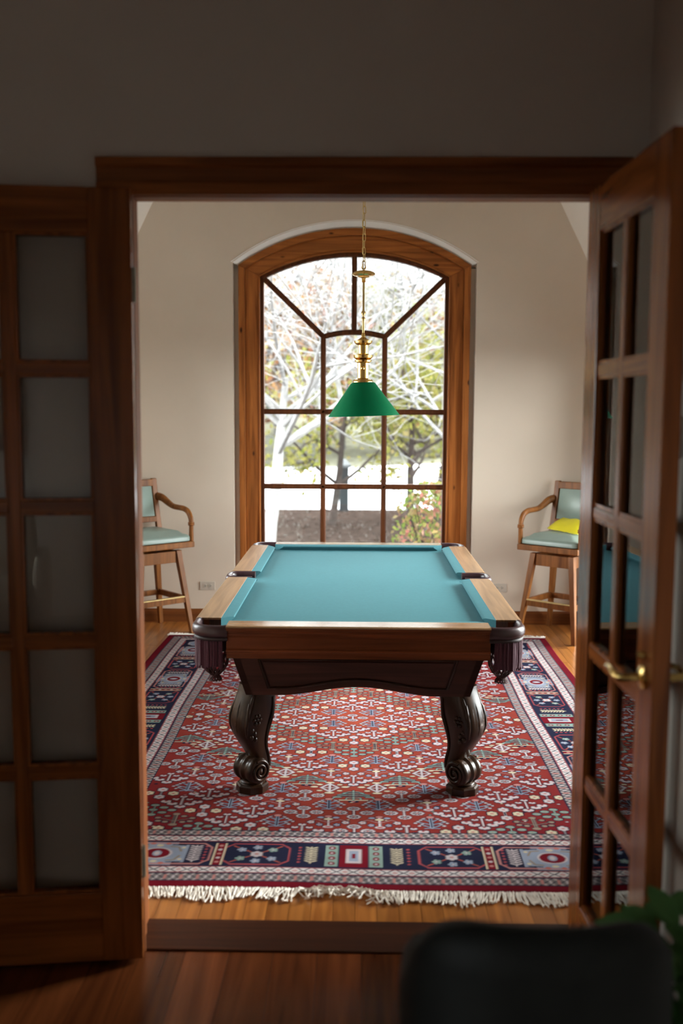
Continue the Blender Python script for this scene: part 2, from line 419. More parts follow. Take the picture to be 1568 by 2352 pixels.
for (n, x0, x1, lb) in (('baseboard_back', XL, WX-.99, 'oak baseboard behind the stool with the empty green seat'), ('baseboard_window', WX-.99, WX+.99, 'oak baseboard below the arched window'), ('baseboard_far', WX+.99, XR, 'oak baseboard behind the stool with the yellow packet')):
    b = MB().prism([(YB-.016,0),(YB-.016,.088),(YB-.006,.105),(YB,.105),(YB,0)], 'x', x0, x1)
    struct(n, b, M['base'], lb, 'baseboard', (0,YB,0))
for (n, xw, s, lb) in (('baseboard_right', XR, -1, 'oak baseboard along the billiard room side wall behind the glazed door'), ('baseboard_left', XL, 1, 'oak baseboard along the billiard room side wall beyond the casing')):
    struct(n, MB().prism([(xw,0),(xw+s*.016,0),(xw+s*.016,.088),(xw+s*.006,.105),(xw,.105)], 'y', YF, YB-.016), M['base'], lb, 'baseboard', (xw,YF,0))

# ------------------------------------------------------------------ arched window
b = MB(); rings = []
for i in range(NA+1):
    k = -1+2*i/NA
    xo, xi = k*(RH+.014), k*.907
    zo, zi = arch_z(xo, RH+.014, SPR+.004, APX+.008), arch_z(xi, .907, 2.818, 3.102)
    rings.append([(WX+xo,YB-.004,zo),(WX+xi,YB+.045,zi),(WX+xi,YB+.070,zi),(WX+xo,YB+.070,zo)])
b.loft(rings)
struct('trim_2', b, M['reveal'], 'splayed arch lining whitened as if brightly lit over the pine window head', 'arch trim', (0,YB,0))  # splay and white colour imitate a brightly lit soffit
w1 = empty('window_1', (WX,YB+.1,SILL), 'tall arched window with knotty pine frame and wooden muntins', 'window', kind='structure')
FY = YB+.055                         # front of casing
OH, IH = .905, .712                  # half widths: outer frame, glass opening
OSP, OAP = 2.818, 3.10; ISP, IAP = 2.722, 2.892
GB = .49; FB = .36
def arch_path(half, spr, apx, zb, n=24):
    return [(-half, zb)] + [(-half+2*half*i/n, arch_z(-half+2*half*i/n, half, spr, apx)) for i in range(n+1)] + [(half, zb)]
def lerp_path(k, n=24):
    h = OH+(IH-OH)*k; return arch_path(h, OSP+(ISP-OSP)*k, OAP+(IAP-OAP)*k, FB+(GB-FB)*k, n)
def frame_band(k0, k1, yf, yb, name, mv, mh):
    """band of the surround between two offsets: two posts, an arched head and a foot"""
    A, B = lerp_path(k0), lerp_path(k1); n = len(A)
    for nm, rng, mt in (('post', range(0,1), mv), ('arched_head', range(1,n-2), mh), ('post', range(n-2,n-1), mv)):
        m_ = MB()
        rings = []
        for i in [rng[0]] + [r+1 for r in rng]:
            rings.append([(WX+A[i][0],yf,A[i][1]),(WX+B[i][0],yf,B[i][1]),(WX+B[i][0],yb,B[i][1]),(WX+A[i][0],yb,A[i][1])])
        m_.loft(rings); m_.build(name+'_'+nm, mt, w1, bevel=.004)
    MB().box(WX-OH+(OH-IH)*k0, WX+OH-(OH-IH)*k0, yf, yb, FB+(GB-FB)*k0, FB+(GB-FB)*k1).build(name+'_foot', mh, w1, bevel=.004)
frame_band(0, .26, FY-.030, YB+.16, 'back_band', M['pine_v'], M['pine_h'])
frame_band(.26, .80, FY, YB+.16, 'surround', M['pine_v'], M['pine_h'])
frame_band(.80, .86, FY-.010, YB+.16, 'bead', M['pine_v'], M['pine_h'])
frame_band(.86, 1.0, FY+.035, YB+.15, 'sash', M['sash'], M['sash'])
MY0, MY1 = FY+.040, FY+.085
mw = .021
VX = .243; H1, H2 = 1.684, 1.086; JZ, JA = 2.275, 2.31
def bar(p, q, name='muntin', w=mw):
    p, q = Vector((p[0],0,p[1])), Vector((q[0],0,q[1])); d = (q-p).normalized(); nrm = Vector((-d.z,0,d.x))
    sec = [(-w,MY0+.012),(-w*.45,MY0),(w*.45,MY0),(w,MY0+.012),(w,MY1),(-w,MY1)]
    MB().loft([[Vector((WX,0,0))+e+nrm*u+Vector((0,y,0)) for u, y in sec] for e in (p, q)]).build(name, M['sash'], w1)
for s in (-1, 1):
    bar((s*VX, GB), (s*VX, JZ)); bar((s*VX, JZ), (s*(IH-.004), ISP))
bar((0, JA), (0, IAP))
for z in (H1, H2): bar((-IH, z), (IH, z))
sec = []
b = MB(); rings = []
for i in range(13):
    x = -VX+2*VX*i/12; z = arch_z(x, VX, JZ, JA)
    rings.append([(WX+x, y, z+u) for u, y in [(-mw,MY0+.012),(-mw*.45,MY0),(mw*.45,MY0),(mw,MY0+.012),(mw,MY1),(-mw,MY1)]])
b.loft(rings).build('arched_muntin', M['sash'], w1)
GY = FY+.066
def pane(poly):
    MB().prism([(WX+x, z) for x, z in poly], 'y', GY, GY+.006).build('pane', M['glass'], w1)
def arcpts(x0, x1, half, spr, apx, n=10): return [(x0+(x1-x0)*i/n, arch_z(x0+(x1-x0)*i/n, half, spr, apx)) for i in range(n+1)]
for z0, z1 in ((GB, H2), (H2, H1)):
    for x0, x1 in ((-IH,-VX), (-VX,VX), (VX,IH)): pane([(x0,z0),(x1,z0),(x1,z1),(x0,z1)])
pane([(-IH,H1),(-VX,H1),(-VX,JZ),(-IH,ISP)]); pane([(VX,H1),(IH,H1),(IH,ISP),(VX,JZ)])
pane([(-VX,H1),(VX,H1)] + arcpts(VX,-VX,VX,JZ,JA))
pane(arcpts(-VX,0,VX,JZ,JA,6) + arcpts(0,-IH,IH,ISP,IAP))
pane(arcpts(0,VX,VX,JZ,JA,6) + arcpts(IH,0,IH,ISP,IAP))
portal('portal_arched', (WX,YB+.25,1.72), (0,-1,0), 1.8, 2.8)

# unseen side windows of both rooms, added to bring in light
def grid_window(name, label, axis, pos, depth, a0, a1, z0, z1, nc, nr, mats):
    loc = (pos, a0, z0) if axis == 'x' else (a0, pos, z0)
    w = empty(name, loc, label, 'window', kind='structure')
    def bx(u0, u1, za, zb, d0, d1, nm, mt):
        if axis == 'x': MB().box(pos+d0, pos+d1, u0, u1, za, zb).build(nm, mt, w)
        else: MB().box(u0, u1, pos+d0, pos+d1, za, zb).build(nm, mt, w)
    fw = .05
    bx(a0, a0+fw, z0, z1, 0, depth, 'frame', M['sash']); bx(a1-fw, a1, z0, z1, 0, depth, 'frame', M['sash'])
    bx(a0+fw, a1-fw, z0, z0+fw, 0, depth, 'frame', M['sash']); bx(a0+fw, a1-fw, z1-fw, z1, 0, depth, 'frame', M['sash'])
    for i in range(1, nc):
        u = a0+(a1-a0)*i/nc; bx(u-.014, u+.014, z0+fw, z1-fw, .02, depth-.02, 'muntin', M['sash'])
    for i in range(1, nr):
        z = z0+(z1-z0)*i/nr; bx(a0+fw, a1-fw, z-.014, z+.014, .024, depth-.024, 'muntin', M['sash'])
    bx(a0+.02, a1-.02, z0+.02, z1-.02, depth/2-.003, depth/2+.003, 'pane', M['glass'])
grid_window('window_2', 'unseen wide side window lighting the billiard table from beyond the picture', 'x', XR+.06, .08, RW[0], RW[1], RW[2], RW[3], 4, 3, None)
portal('portal_side', (XR+.22,(RW[0]+RW[1])/2,(RW[2]+RW[3])/2), (-1,0,0), RW[1]-RW[0], RW[3]-RW[2])
grid_window('window_4', 'unseen side window added to light the billiard room from behind the stool', 'x', XL-.14, .08, LW[0], LW[1], LW[2], LW[3], 3, 3, None)
portal('portal_small', (XL-.22,(LW[0]+LW[1])/2,(LW[2]+LW[3])/2), (1,0,0), LW[1]-LW[0], LW[3]-LW[2])
grid_window('window_3', 'unseen hall window added to light the hall from behind the viewer', 'x', HXL-.14, .08, HW[0], HW[1], HW[2], HW[3], 2, 3, None)
portal('portal_hall', (HXL-.22,(HW[0]+HW[1])/2,(HW[2]+HW[3])/2), (1,0,0), HW[1]-HW[0], HW[3]-HW[2])

# ------------------------------------------------------------------ french doors
def lever(mbn, leaf, side, x, z, t):
    """brass lever on one face; side -1 = local -y face"""
    y = -t/2 if side < 0 else t/2
    s = side
    b = MB()
    b.tube([(x,y,z),(x,y+s*.006,z),(x,y+s*.010,z),(x,y+s*.014,z)], [.030,.030,.024,.012], 20)
    h = b.build('lever_handle', M['brass'], leaf, smooth=True)
    c = MB().tube([(x,y+s*.012,z),(x,y+s*.052,z),(x-.006,y+s*.060,z),(x-.02,y+s*.064,z),(x-.06,y+s*.062,z+.006),(x-.10,y+s*.058,z+.002),(x-.118,y+s*.058,z-.004)], [.010,.010,.011,.010,.009,.008,.006], 12)
    c.build('lever', M['brass'], h, smooth=True)
    MB().tube([(x+.0,y,z+.055),(x,y+s*.01,z+.055),(x,y+s*.018,z+.055)], [.010,.010,.006], 10).build('lock_knob', M['brass'], h, smooth=True)
def leaf(name, label, hinge, ang, lever_side=(-1,1)):
    d = empty(name, (0,0,0), label, 'door', kind='structure'); WL[d.name] = Vector((0,0,0))
    w, T, st, mu = .70, .044, .122, .034
    zb, zt, rb, rt = .012, 2.352, .235, 2.222
    def bx(x0,x1,z0,z1,nm,mt,t=T,bv=.003): return MB().box(x0,x1,-t/2,t/2,z0,z1).build(nm, mt, d, bevel=bv)
    bx(0,st,zb,zt,'stile',M['door_v']); bx(w-st,w,zb,zt,'stile',M['door_v'])
    bx(st,w-st,zb,rb,'rail',M['door_h']); bx(st,w-st,rt,zt,'rail',M['door_h'])
    pw = (w-2*st-mu)/2; rh = (rt-rb-4*.036)/5
    cxs = [(st, st+pw), (st+pw+mu, w-st)]
    bx(st+pw, st+pw+mu, rb, rt, 'muntin', M['door_v'], T*.8)
    for i in range(1, 5):
        z = rb+i*rh+(i-1)*.036
        for x0, x1 in cxs: bx(x0, x1, z, z+.036, 'muntin', M['door_h'], T*.8)
    for i in range(5):
        z = rb+i*(rh+.036)
        for x0, x1 in cxs:
            bx(x0-.004, x1+.004, z-.004, z+rh+.004, 'pane', M['doorglass'], .004, 0)
            # stops moulded round every pane
            for yy in (-1, 1):
                m_ = MB(); q = .008
                y0 = yy*.003; y1 = yy*T*.34
                m_.box(x0, x0+q, min(y0,y1), max(y0,y1), z, z+rh); m_.box(x1-q, x1, min(y0,y1), max(y0,y1), z, z+rh)
                m_.box(x0+q, x1-q, min(y0,y1), max(y0,y1), z, z+q); m_.box(x0+q, x1-q, min(y0,y1), max(y0,y1), z+rh-q, z+rh)
                m_.build('glazing_bead', M['door_v'], d)
    for s in lever_side: lever(None, d, s, w-.062, 1.085, T)
    for z in (.32, 2.08):
        b = MB(); b.tube([(-.004,0,z-.05),(-.004,0,z+.05)], .007, 10)
        b.box(-.0025, 0, -.018, .018, z-.048, z+.048)
        b.build('hinge', M['hinge'], d, smooth=True)
    d.location = hinge; d.rotation_euler = (0,0,ang); WL[d.name] = Vector(hinge)
    return d
leaf('door_1', 'glazed ten-pane wooden door folded back against the dim wall', (-.664,2.955,0), math.radians(180+7.5))
leaf('door_2', 'glazed ten-pane wooden door with brass lever standing open beside the wall', (.690,2.992,0), math.radians(-90+2.0))

# ------------------------------------------------------------------ oriental rug: knotted grid, one colour per knot
RX0, RX1, RY0, RY1 = -1.43, 1.40, 3.395, 7.34
RWD, RLN = RX1-RX0, RY1-RY0
PX = .0016
CW_, CH_ = int(RWD/PX), int(RLN/PX)
K = dict(red=(.20,.028,.022), crimson=(.12,.006,.013), white=(.39,.34,.355), navy=(.013,.014,.032), mint=(.17,.235,.21), taupe=(.20,.155,.12),
         pink=(.36,.15,.14), cream=(.42,.36,.26), sky=(.20,.23,.30), rust=(.36,.08,.05), steel=(.14,.125,.125), rose=(.27,.05,.055))
canvas = np.zeros((CH_, CW_, 3), np.float32); canvas[:] = K['red']
def disc(cx, cy, rx, ry, c):
    i0, i1 = max(int((cx-rx)/PX)-1,0), min(int((cx+rx)/PX)+2,CW_); j0, j1 = max(int((cy-ry)/PX)-1,0), min(int((cy+ry)/PX)+2,CH_)
    if i0 >= i1 or j0 >= j1: return
    x = (np.arange(i0,i1)+.5)*PX-cx; y = (np.arange(j0,j1)+.5)*PX-cy
    mk = (x[None,:]/rx)**2+(y[:,None]/ry)**2 < 1
    canvas[j0:j1,i0:i1][mk] = K[c]
def seg(x0, y0, x1, y1, w, c):
    r = w/2
    i0, i1 = max(int((min(x0,x1)-r)/PX)-1,0), min(int((max(x0,x1)+r)/PX)+2,CW_); j0, j1 = max(int((min(y0,y1)-r)/PX)-1,0), min(int((max(y0,y1)+r)/PX)+2,CH_)
    if i0 >= i1 or j0 >= j1: return
    x = (np.arange(i0,i1)+.5)[None,:]*PX; y = (np.arange(j0,j1)+.5)[:,None]*PX
    dx, dy = x1-x0, y1-y0; l2 = dx*dx+dy*dy+1e-12
    tt = np.clip(((x-x0)*dx+(y-y0)*dy)/l2, 0, 1)
    mk = (x-x0-tt*dx)**2+(y-y0-tt*dy)**2 < r*r
    canvas[j0:j1,i0:i1][mk] = K[c]
def rect(x0, y0, x1, y1, c):
    if x0 > x1: x0, x1 = x1, x0
    if y0 > y1: y0, y1 = y1, y0
    canvas[max(int(y0/PX),0):max(int(y1/PX),0), max(int(x0/PX),0):max(int(x1/PX),0)] = K[c]
class T:                                   # local frame of a motif: origin, axis swap, flips, size
    def __init__(s, ox, oy, swap=False, fx=1, fy=1, k=1.0): s.o = (ox,oy); s.sw = swap; s.fx = fx*k; s.fy = fy*k; s.k = k
    def p(s, u, v):
        u *= s.fx; v *= s.fy
        return (s.o[0]+v, s.o[1]+u) if s.sw else (s.o[0]+u, s.o[1]+v)
    def disc(s, u, v, a, b, c):
        q = s.p(u,v); disc(*q, *((b*s.k,a*s.k) if s.sw else (a*s.k,b*s.k)), c)
    def seg(s, u0, v0, u1, v1, w, c): seg(*s.p(u0,v0), *s.p(u1,v1), w*s.k, c)
    def rect(s, u0, v0, u1, v1, c): rect(*s.p(u0,v0), *s.p(u1,v1), c)
    def poly(s, pts, w, c):
        for a, b_ in zip(pts[:-1], pts[1:]): s.seg(*a, *b_, w, c)
    def flower(s, u, v, r, c, n=6, core='pink', edge='navy'):
        for k in range(n):
            a = 2*math.pi*(k+.5)/n; s.disc(u+r*.62*math.cos(a), v+r*.62*math.sin(a), r*.46, r*.46, edge)
        for k in range(n):
            a = 2*math.pi*(k+.5)/n; s.disc(u+r*.62*math.cos(a), v+r*.62*math.sin(a), r*.36, r*.36, c)
        s.disc(u, v, r*.26, r*.26, core)
def m_rosettes(t):
    t.seg(0,-.035,0,.035,.008,'white'); t.seg(0,-.02,0,.02,.004,'navy')
    for u, v in ((-.055,0),(.055,0),(0,.042),(0,-.042)): t.flower(u, v, .024, 'cream' if v == 0 else 'white')
def m_candelabra(t):
    t.seg(0,-.055,0,.04,.015,'sky'); t.seg(0,-.055,0,.04,.007,'navy'); t.disc(0,.052,.017,.011,'pink')
    for s in (-1,1):
        for v, l in ((.022,.035),(-.008,.06),(-.035,.045)):
            t.poly([(s*.008,v-.012),(s*l*.6,v),(s*l,v+.014)], .006, 'sky'); t.seg(s*l,v+.014,s*(l-.012),v+.020,.006,'white'); t.disc(s*(l+.006),v,.007,.006,'white')
        t.seg(0,-.055,s*.03,-.06,.006,'sky')
def m_blossoms(t):
    t.seg(0,-.05,0,.05,.008,'white')
    for u, v, r in ((-.068,.0,.020),(.068,.0,.020),(-.038,-.022,.020),(.038,-.022,.020),(0,-.052,.021),(-.03,.028,.013),(.03,.028,.013),(0,.055,.014)):
        t.disc(u,v-.002,r*1.18,r*.85,'navy')
        for du in (-.6,0,.6): t.disc(u+du*r,v-(.2*r if du == 0 else 0),r*.5,r*.6,'white')
        t.disc(u,v+.3*r,r*.3,r*.3,'rose')
def m_ovals(t, c='mint', core='taupe'):
    t.seg(0,-.05,0,.05,.006,c)
    for u, v in ((0,.05),(0,0),(0,-.05),(-.042,.026),(.042,.026),(-.042,-.026),(.042,-.026),(-.080,0),(.080,0)):
        t.disc(u,v,.0205,.0135,'navy'); t.disc(u,v,.018,.0115,c); t.disc(u,v,.005,.004,core)
def m_taupe(t):
    t.seg(0,-.045,0,.045,.014,'taupe'); t.seg(0,-.045,0,.045,.006,'navy')
    t.disc(0,-.055,.018,.012,'taupe'); t.disc(0,.052,.015,.010,'taupe')
    for s in (-1,1):
        t.seg(0,-.02,s*.07,.012,.003,'taupe')
        for u, v in ((.035,.03),(.072,.012),(.036,-.028),(.066,-.020)): t.disc(s*u,v,.015,.011,'navy'); t.disc(s*u,v,.012,.009,'taupe')
def m_palm(t):
    t.seg(-.062,-.05,.062,-.05,.009,'cream'); t.seg(0,-.05,0,.058,.009,'mint')
    for s in (-1,1):
        for v, l in ((.038,.045),(.018,.07),(-.004,.088)):
            t.poly([(0,v),(s*l*.5,v+.002),(s*l,v-.014)], .008, 'navy'); t.poly([(0,v+.004),(s*l*.5,v+.006),(s*l,v-.010)], .006, 'mint')
        t.poly([(0,-.026),(s*.03,-.024),(s*.033,-.044)], .007, 'mint'); t.poly([(s*.055,-.018),(s*.085,-.02),(s*.09,-.034)], .007, 'mint')
    t.disc(0,-.066,.022,.010,'navy'); t.disc(0,-.066,.008,.006,'pink')
def m_navyros(t):
    t.seg(0,-.04,0,.04,.007,'white')
    for u, v in ((-.056,0),(.056,0),(0,.042),(0,-.042)):
        for k in range(8):
            a = k*math.pi/4; t.disc(u+.020*math.cos(a), v+.013*math.sin(a), .010,.008,'white')
        t.disc(u,v,.024,.016,'white'); t.disc(u,v,.0205,.0138,'navy')
        for k in range(4):
            a = k*math.pi/4; t.seg(u-.019*math.cos(a), v-.013*math.sin(a), u+.019*math.cos(a), v+.013*math.sin(a), .0028, 'white')
        t.disc(u,v,.006,.005,'pink')
def m_diamond(t):
    for s in (-1,1):
        t.poly([(0,.045),(s*.04,0),(0,-.045)], .010, 'white'); t.disc(s*.07,.008,.017,.009,'cream'); t.disc(s*.045,.035,.013,.008,'cream'); t.disc(s*.045,-.035,.013,.008,'cream')
    t.seg(0,-.06,0,.06,.010,'white'); t.seg(-.04,0,.04,0,.006,'white'); t.disc(0,.06,.022,.009,'cream'); t.disc(0,-.06,.022,.009,'cream')
def m_droop(t):
    t.seg(0,-.05,0,.05,.009,'white'); t.disc(0,.05,.015,.010,'pink'); t.disc(0,.022,.019,.011,'cream')
    t.disc(0,-.055,.022,.012,'white'); t.disc(0,-.055,.013,.006,'rose')
    for s in (-1,1):
        t.poly([(0,-.012),(s*.05,.018),(s*.068,.006)], .005, 'pink'); t.flower(s*.072,-.010,.016,'white',5); t.flower(s*.036,-.034,.013,'sky',5); t.disc(s*.032,.038,.014,.008,'sky')
def m_lattice(t):
    for u, v in ((0,0),(0,.042),(0,-.042),(-.045,.0),(.045,0)):
        t.disc(u,v,.020,.013,'navy'); t.disc(u,v,.016,.010,'white'); t.disc(u,v,.006,.004,'navy')
    t.seg(-.075,0,.075,0,.004,'white')
    for s in (-1,1):
        t.poly([(0,0),(s*.05,.03)], .005,'sky'); t.poly([(0,0),(s*.05,-.03)], .005,'sky'); t.disc(s*.06,.032,.010,.007,'white'); t.disc(s*.06,-.032,.010,.007,'white')
# field bands from the centre outwards
BW = [('red',.050),('steelband',.062),('whiteband',.056),('main',.210),('whiteband',.058),('steelband',.054)]
tot = sum(b_[1] for b_ in BW)
cxr, cyr = RWD/2, RLN/2
_x = ((np.arange(CW_)+.5)*PX-cxr)[None,:]; _y = ((np.arange(CH_)+.5)*PX-cyr)[:,None]
rust_mix = np.clip(1.15-(np.abs(_x)/1.0+np.abs(_y)/1.55)*.62+.10*np.sin(_y*9.1)*np.sin(_y*3.7+1), 0, 1)[...,None].astype(np.float32)   # field shifts from rust at the centre to crimson outwards
canvas[:] = np.array((.120,.009,.014), np.float32)*(1-rust_mix)+np.array((.235,.044,.026), np.float32)*rust_mix
seqA = [m_navyros, m_blossoms, m_rosettes, m_ovals, m_rosettes, m_blossoms, m_palm, m_navyros]
seqB = [m_droop, m_candelabra, m_blossoms, m_taupe, m_candelabra, m_droop, m_diamond, m_candelabra]
rs = random.Random(2)
DX, DY = .214, .184
for j in range(-18, 19):
    for i in range(-10, 11):
        for h, sq in ((0, seqA), (1, seqB)):
            u = (i+.5*h)*DX; v = (j+.5*h)*DY
            if abs(u) > RWD/2-tot+.03 or abs(v) > RLN/2-tot+.03: continue
            lv = int(abs(i+.5*h-(.5 if h else 0)*0)+abs(j+.5*h)) 
            f = sq[lv % len(sq)]
            f(T(cxr+u, cyr+v, fy=-1 if v > 0.01 else 1, k=1.0))
            # tiny fillers
            for q in range(1): disc(cxr+u+rs.uniform(-.09,.09), cyr+v+rs.choice((-.075,.075)), .006, .004, rs.choice(('white','navy','cream','pink','mint')))
base_ = np.array((.120,.009,.014), np.float32)*(1-rust_mix)+np.array((.235,.044,.026), np.float32)*rust_mix
mk0 = np.abs(canvas-base_).max(-1) > 1e-4; mk1 = mk0.copy()
for a_ in (-2,-1,0,1,2):
    for c_ in (-2,-1,0,1,2):
        if a_*a_+c_*c_ <= 5: mk1 |= np.roll(np.roll(mk0, a_, 0), c_, 1)
canvas[mk1 & ~mk0] = (.030,.010,.020)                       # thin dark outline round every motif
del base_, mk0, mk1
# borders drawn in (s along, t across from the outer edge) frames
def bands(s_arr, t_arr):
    """colours of the narrow guard stripes for arrays of along / across coordinates"""
    out = np.zeros(s_arr.shape+(3,), np.float32); acc = 0
    for nm, w in BW:
        mk = (t_arr >= acc) & (t_arr < acc+w); tt = (t_arr-acc)/w; ss = s_arr
        if nm == 'red': out[mk] = K['crimson']
        elif nm == 'steelband':
            c = np.zeros(ss.shape+(3,), np.float32); c[:] = K['steel']
            ph = ss/.030
            a = np.abs(((ph+tt*1.0) % 1.0)-.5); b_ = np.abs(((ph-tt*2.0) % 1.0)-.5)
            c[(a < .14)] = (.34,.30,.30); c[(b_ < .10)] = K['navy']; c[(np.abs(((ph*.5) % 1)-.5) < .09) & (np.abs(tt-.5) < .28)] = K['pink']
            c[(np.abs(((ph*.5+.5) % 1)-.5) < .07) & (np.abs(tt-.5) < .2)] = K['white']
            c[(tt < .09) | (tt > .91)] = K['navy']
            out[mk] = c[mk]
        elif nm == 'whiteband':
            c = np.zeros(ss.shape+(3,), np.float32); c[:] = (.48,.45,.45)
            ph = (ss/.062) % 1.0; q = np.abs(ph-.5)*2; e = np.abs(tt-.5)*2
            c[np.abs(q+e-.95) < .13] = K['navy']
            c[(q+e < .40)] = K['pink']; c[(q+e < .18)] = K['white']
            c[(tt < .07) | (tt > .93)] = K['navy']; c[(tt >= .07) & (tt < .15)] = K['rose']; c[(tt > .85) & (tt <= .93)] = K['rose']
            out[mk] = c[mk]
        else: out[mk] = K['navy']
        acc += w
    return out
xs = (np.arange(CW_)+.5)*PX; ys = (np.arange(CH_)+.5)*PX
XX, YY = np.meshgrid(xs, ys)
tx = np.minimum(XX, RWD-XX); ty = np.minimum(YY, RLN-YY)
tmin = np.minimum(tx, ty); bm_ = tmin < tot
salong = np.where(ty <= tx, np.abs(XX-cxr), np.abs(YY-cyr))
canvas[bm_] = bands(salong[bm_][None], tmin[bm_][None])[0]
del XX, YY, tx, ty
# main border cartouches
MC = BW[0][1]+BW[1][1]+BW[2][1]+.105       # centre line of the main band from the edge
def fern(t, s, c='white'):
    t.seg(s,-.07,s,.07,.006,c)
    for k in range(8):
        v = -.06+k*.0165
        for q in (-1,1): t.seg(s,v,s+q*.020,v+.012,.0075,c)
    for k in range(5): t.disc(s,-.05+k*.025,.0018,.006,'navy')
def dots(t, s):
    for k in range(6): t.disc(s,-.062+k*.025,.0065,.0065,'rose')
def outline(t, s0, s1, c='pink'):
    e = .032; w = .0075
    pts = [(s0+e,-.088),(s1-e,-.088),(s1,-.055),(s1,.055),(s1-e,.088),(s0+e,.088),(s0,.055),(s0,-.055),(s0+e,-.088)]
    t.poly(pts, w, c)
def medallion(t, s):
    t.rect(s-.115,-.075,s+.115,.075,'sky'); t.rect(s-.07,-.098,s+.07,.098,'sky')
    t.disc(s,0,.058,.048,'white'); t.disc(s,0,.050,.041,'crimson'); t.disc(s,0,.018,.024,'sky'); t.disc(s,0,.011,.015,'white')
    for q in (-1,1):
        for r_ in (-1,1):
            t.poly([(s+q*.045,r_*.06),(s+q*.075,r_*.055),(s+q*.09,r_*.02)], .009, 'taupe'); t.poly([(s+q*.05,r_*.075),(s+q*.10,r_*.07)], .007, 'navy'); t.disc(s+q*.03,r_*.085,.012,.010,'rust'); t.disc(s+q*.095,r_*.05,.008,.008,'cream')
    t.disc(s,.068,.014,.010,'cream'); t.disc(s,-.068,.014,.010,'cream')
def crosspanel(t, s):
    outline(t, s-.125, s+.125, 'rose')
    t.seg(s-.095,-.07,s+.095,.07,.005,'rust'); t.seg(s-.095,.07,s+.095,-.07,.005,'rust')
    t.flower(s,0,.026,'white')
    for u, v, c in ((-.06,.038,'sky'),(.06,.038,'mint'),(-.06,-.038,'mint'),(.06,-.038,'sky'),(0,.058,'sky'),(0,-.058,'sky')): t.flower(s+u,v,.020,c,5,'white')
def divider(t, s, c='cream'):
    t.rect(s-.022,-.095,s+.022,.095,'crimson'); t.rect(s-.022,-.095,s-.014,.095,c); t.rect(s+.014,-.095,s+.022,.095,c)
    for k in range(5): t.disc(s,-.07+k*.035,.008,.009,'white' if k % 2 else 'pink')
def greenpanel(t, s):
    t.rect(s-.11,-.09,s-.06,.09,'mint'); t.rect(s+.06,-.09,s+.11,.09,'mint'); t.rect(s-.055,-.095,s+.055,.095,'crimson')
    t.rect(s-.03,-.06,s+.03,.06,'white'); t.rect(s-.018,-.045,s+.018,.045,'sky'); t.rect(s-.006,-.02,s+.006,.02,'crimson')
    for q in (-1,1):
        for k in range(4): t.disc(s+q*.085,-.066+k*.044,.014,.014,'crimson'); t.disc(s+q*.085,-.066+k*.044,.006,.006,'white')
def border(t, half):
    greenpanel(t, 0)
    for sg in (1,-1):
        s = .175
        seq = ['fern','cross','div','fernm','cross','div','fernm','green','fern','cross']
        for it in seq:
            if s > half: break
            q = sg*s
            if it == 'fern': fern(t, q-sg*.01, 'cream'); dots(t, q+sg*.035); s += .075
            elif it == 'cross': s += .125; crosspanel(t, sg*s); s += .145
            elif it == 'div': divider(t, sg*s); s += .04
            elif it == 'green': s += .11; greenpanel(t, sg*s); s += .15
            else:
                c = s+.20; dots(t, sg*(c-.185)); fern(t, sg*(c-.145)); medallion(t, sg*c); fern(t, sg*(c+.145)); dots(t, sg*(c+.185)); outline(t, sg*c-.205, sg*c+.205, 'pink'); s = c+.235
hx, hy = RWD/2-MC-.09, RLN/2-MC-.09
border(T(cxr, MC), hx); border(T(cxr, RLN-MC, fy=-1), hx)
border(T(MC, cyr, swap=True), hy-.1); border(T(RWD-MC, cyr, swap=True, fy=-1), hy-.1)
for cx_ in (MC, RWD-MC):
    for cy_ in (MC, RLN-MC):
        rect(cx_-.1, cy_-.1, cx_+.1, cy_+.1, 'navy'); T(cx_,cy_).flower(0,0,.07,'sky',8,'rose','white'); T(cx_,cy_).flower(0,0,.03,'white',6)
# weave the canvas into a grid of knots
STEP = .0046
nx, ny = int(RWD/STEP), int(RLN/STEP)
vx = np.linspace(0, RWD, nx+1); vy = np.linspace(0, RLN, ny+1)
ii = np.clip((vx/PX).astype(int), 1, CW_-2); jj = np.clip((vy/PX).astype(int), 1, CH_-2)
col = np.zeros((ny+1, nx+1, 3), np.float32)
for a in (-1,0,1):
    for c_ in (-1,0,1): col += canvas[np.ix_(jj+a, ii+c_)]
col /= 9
GX, GY_ = np.meshgrid(vx, vy)
Z = .011 + .0018*np.sin(GX*3.1+1)*np.sin(GY_*2.3)
edge = np.minimum(np.minimum(GX, RWD-GX), np.minimum(GY_, RLN-GY_))
Z = Z*np.clip(edge/.006, .15, 1)
WOB = .006*np.sin(GY_*1.9+.4)+.003*np.sin(GY_*5.1)          # hand-knotted edge is not quite straight
WOBY = .007*np.sin(GX*2.2)+.004*np.sin(GX*6.3+1)
co = np.stack([RX0+GX+WOB, RY0+GY_+WOBY*np.clip(1-GY_/1.2,0,1), Z], -1).reshape(-1,3).astype(np.float32)
idx = np.arange((nx+1)*(ny+1)).reshape(ny+1, nx+1)
quads = np.stack([idx[:-1,:-1], idx[:-1,1:], idx[1:,1:], idx[1:,:-1]], -1).reshape(-1,4)
rug = empty('oriental_rug', (0,5.37,0), 'large red oriental rug with navy floral border and white fringe under the billiard table', 'rug')
me = bpy.data.meshes.new('pile')
me.vertices.add(len(co)); co[:,1] -= 5.37; me.vertices.foreach_set('co', co.ravel())
nf = len(quads); me.loops.add(nf*4); me.loops.foreach_set('vertex_index', quads.ravel().astype(np.int32))
me.polygons.add(nf); me.polygons.foreach_set('loop_start', np.arange(0, nf*4, 4, dtype=np.int32))
me.update(calc_edges=True)
at = me.attributes.new('knot', 'FLOAT_COLOR', 'POINT')
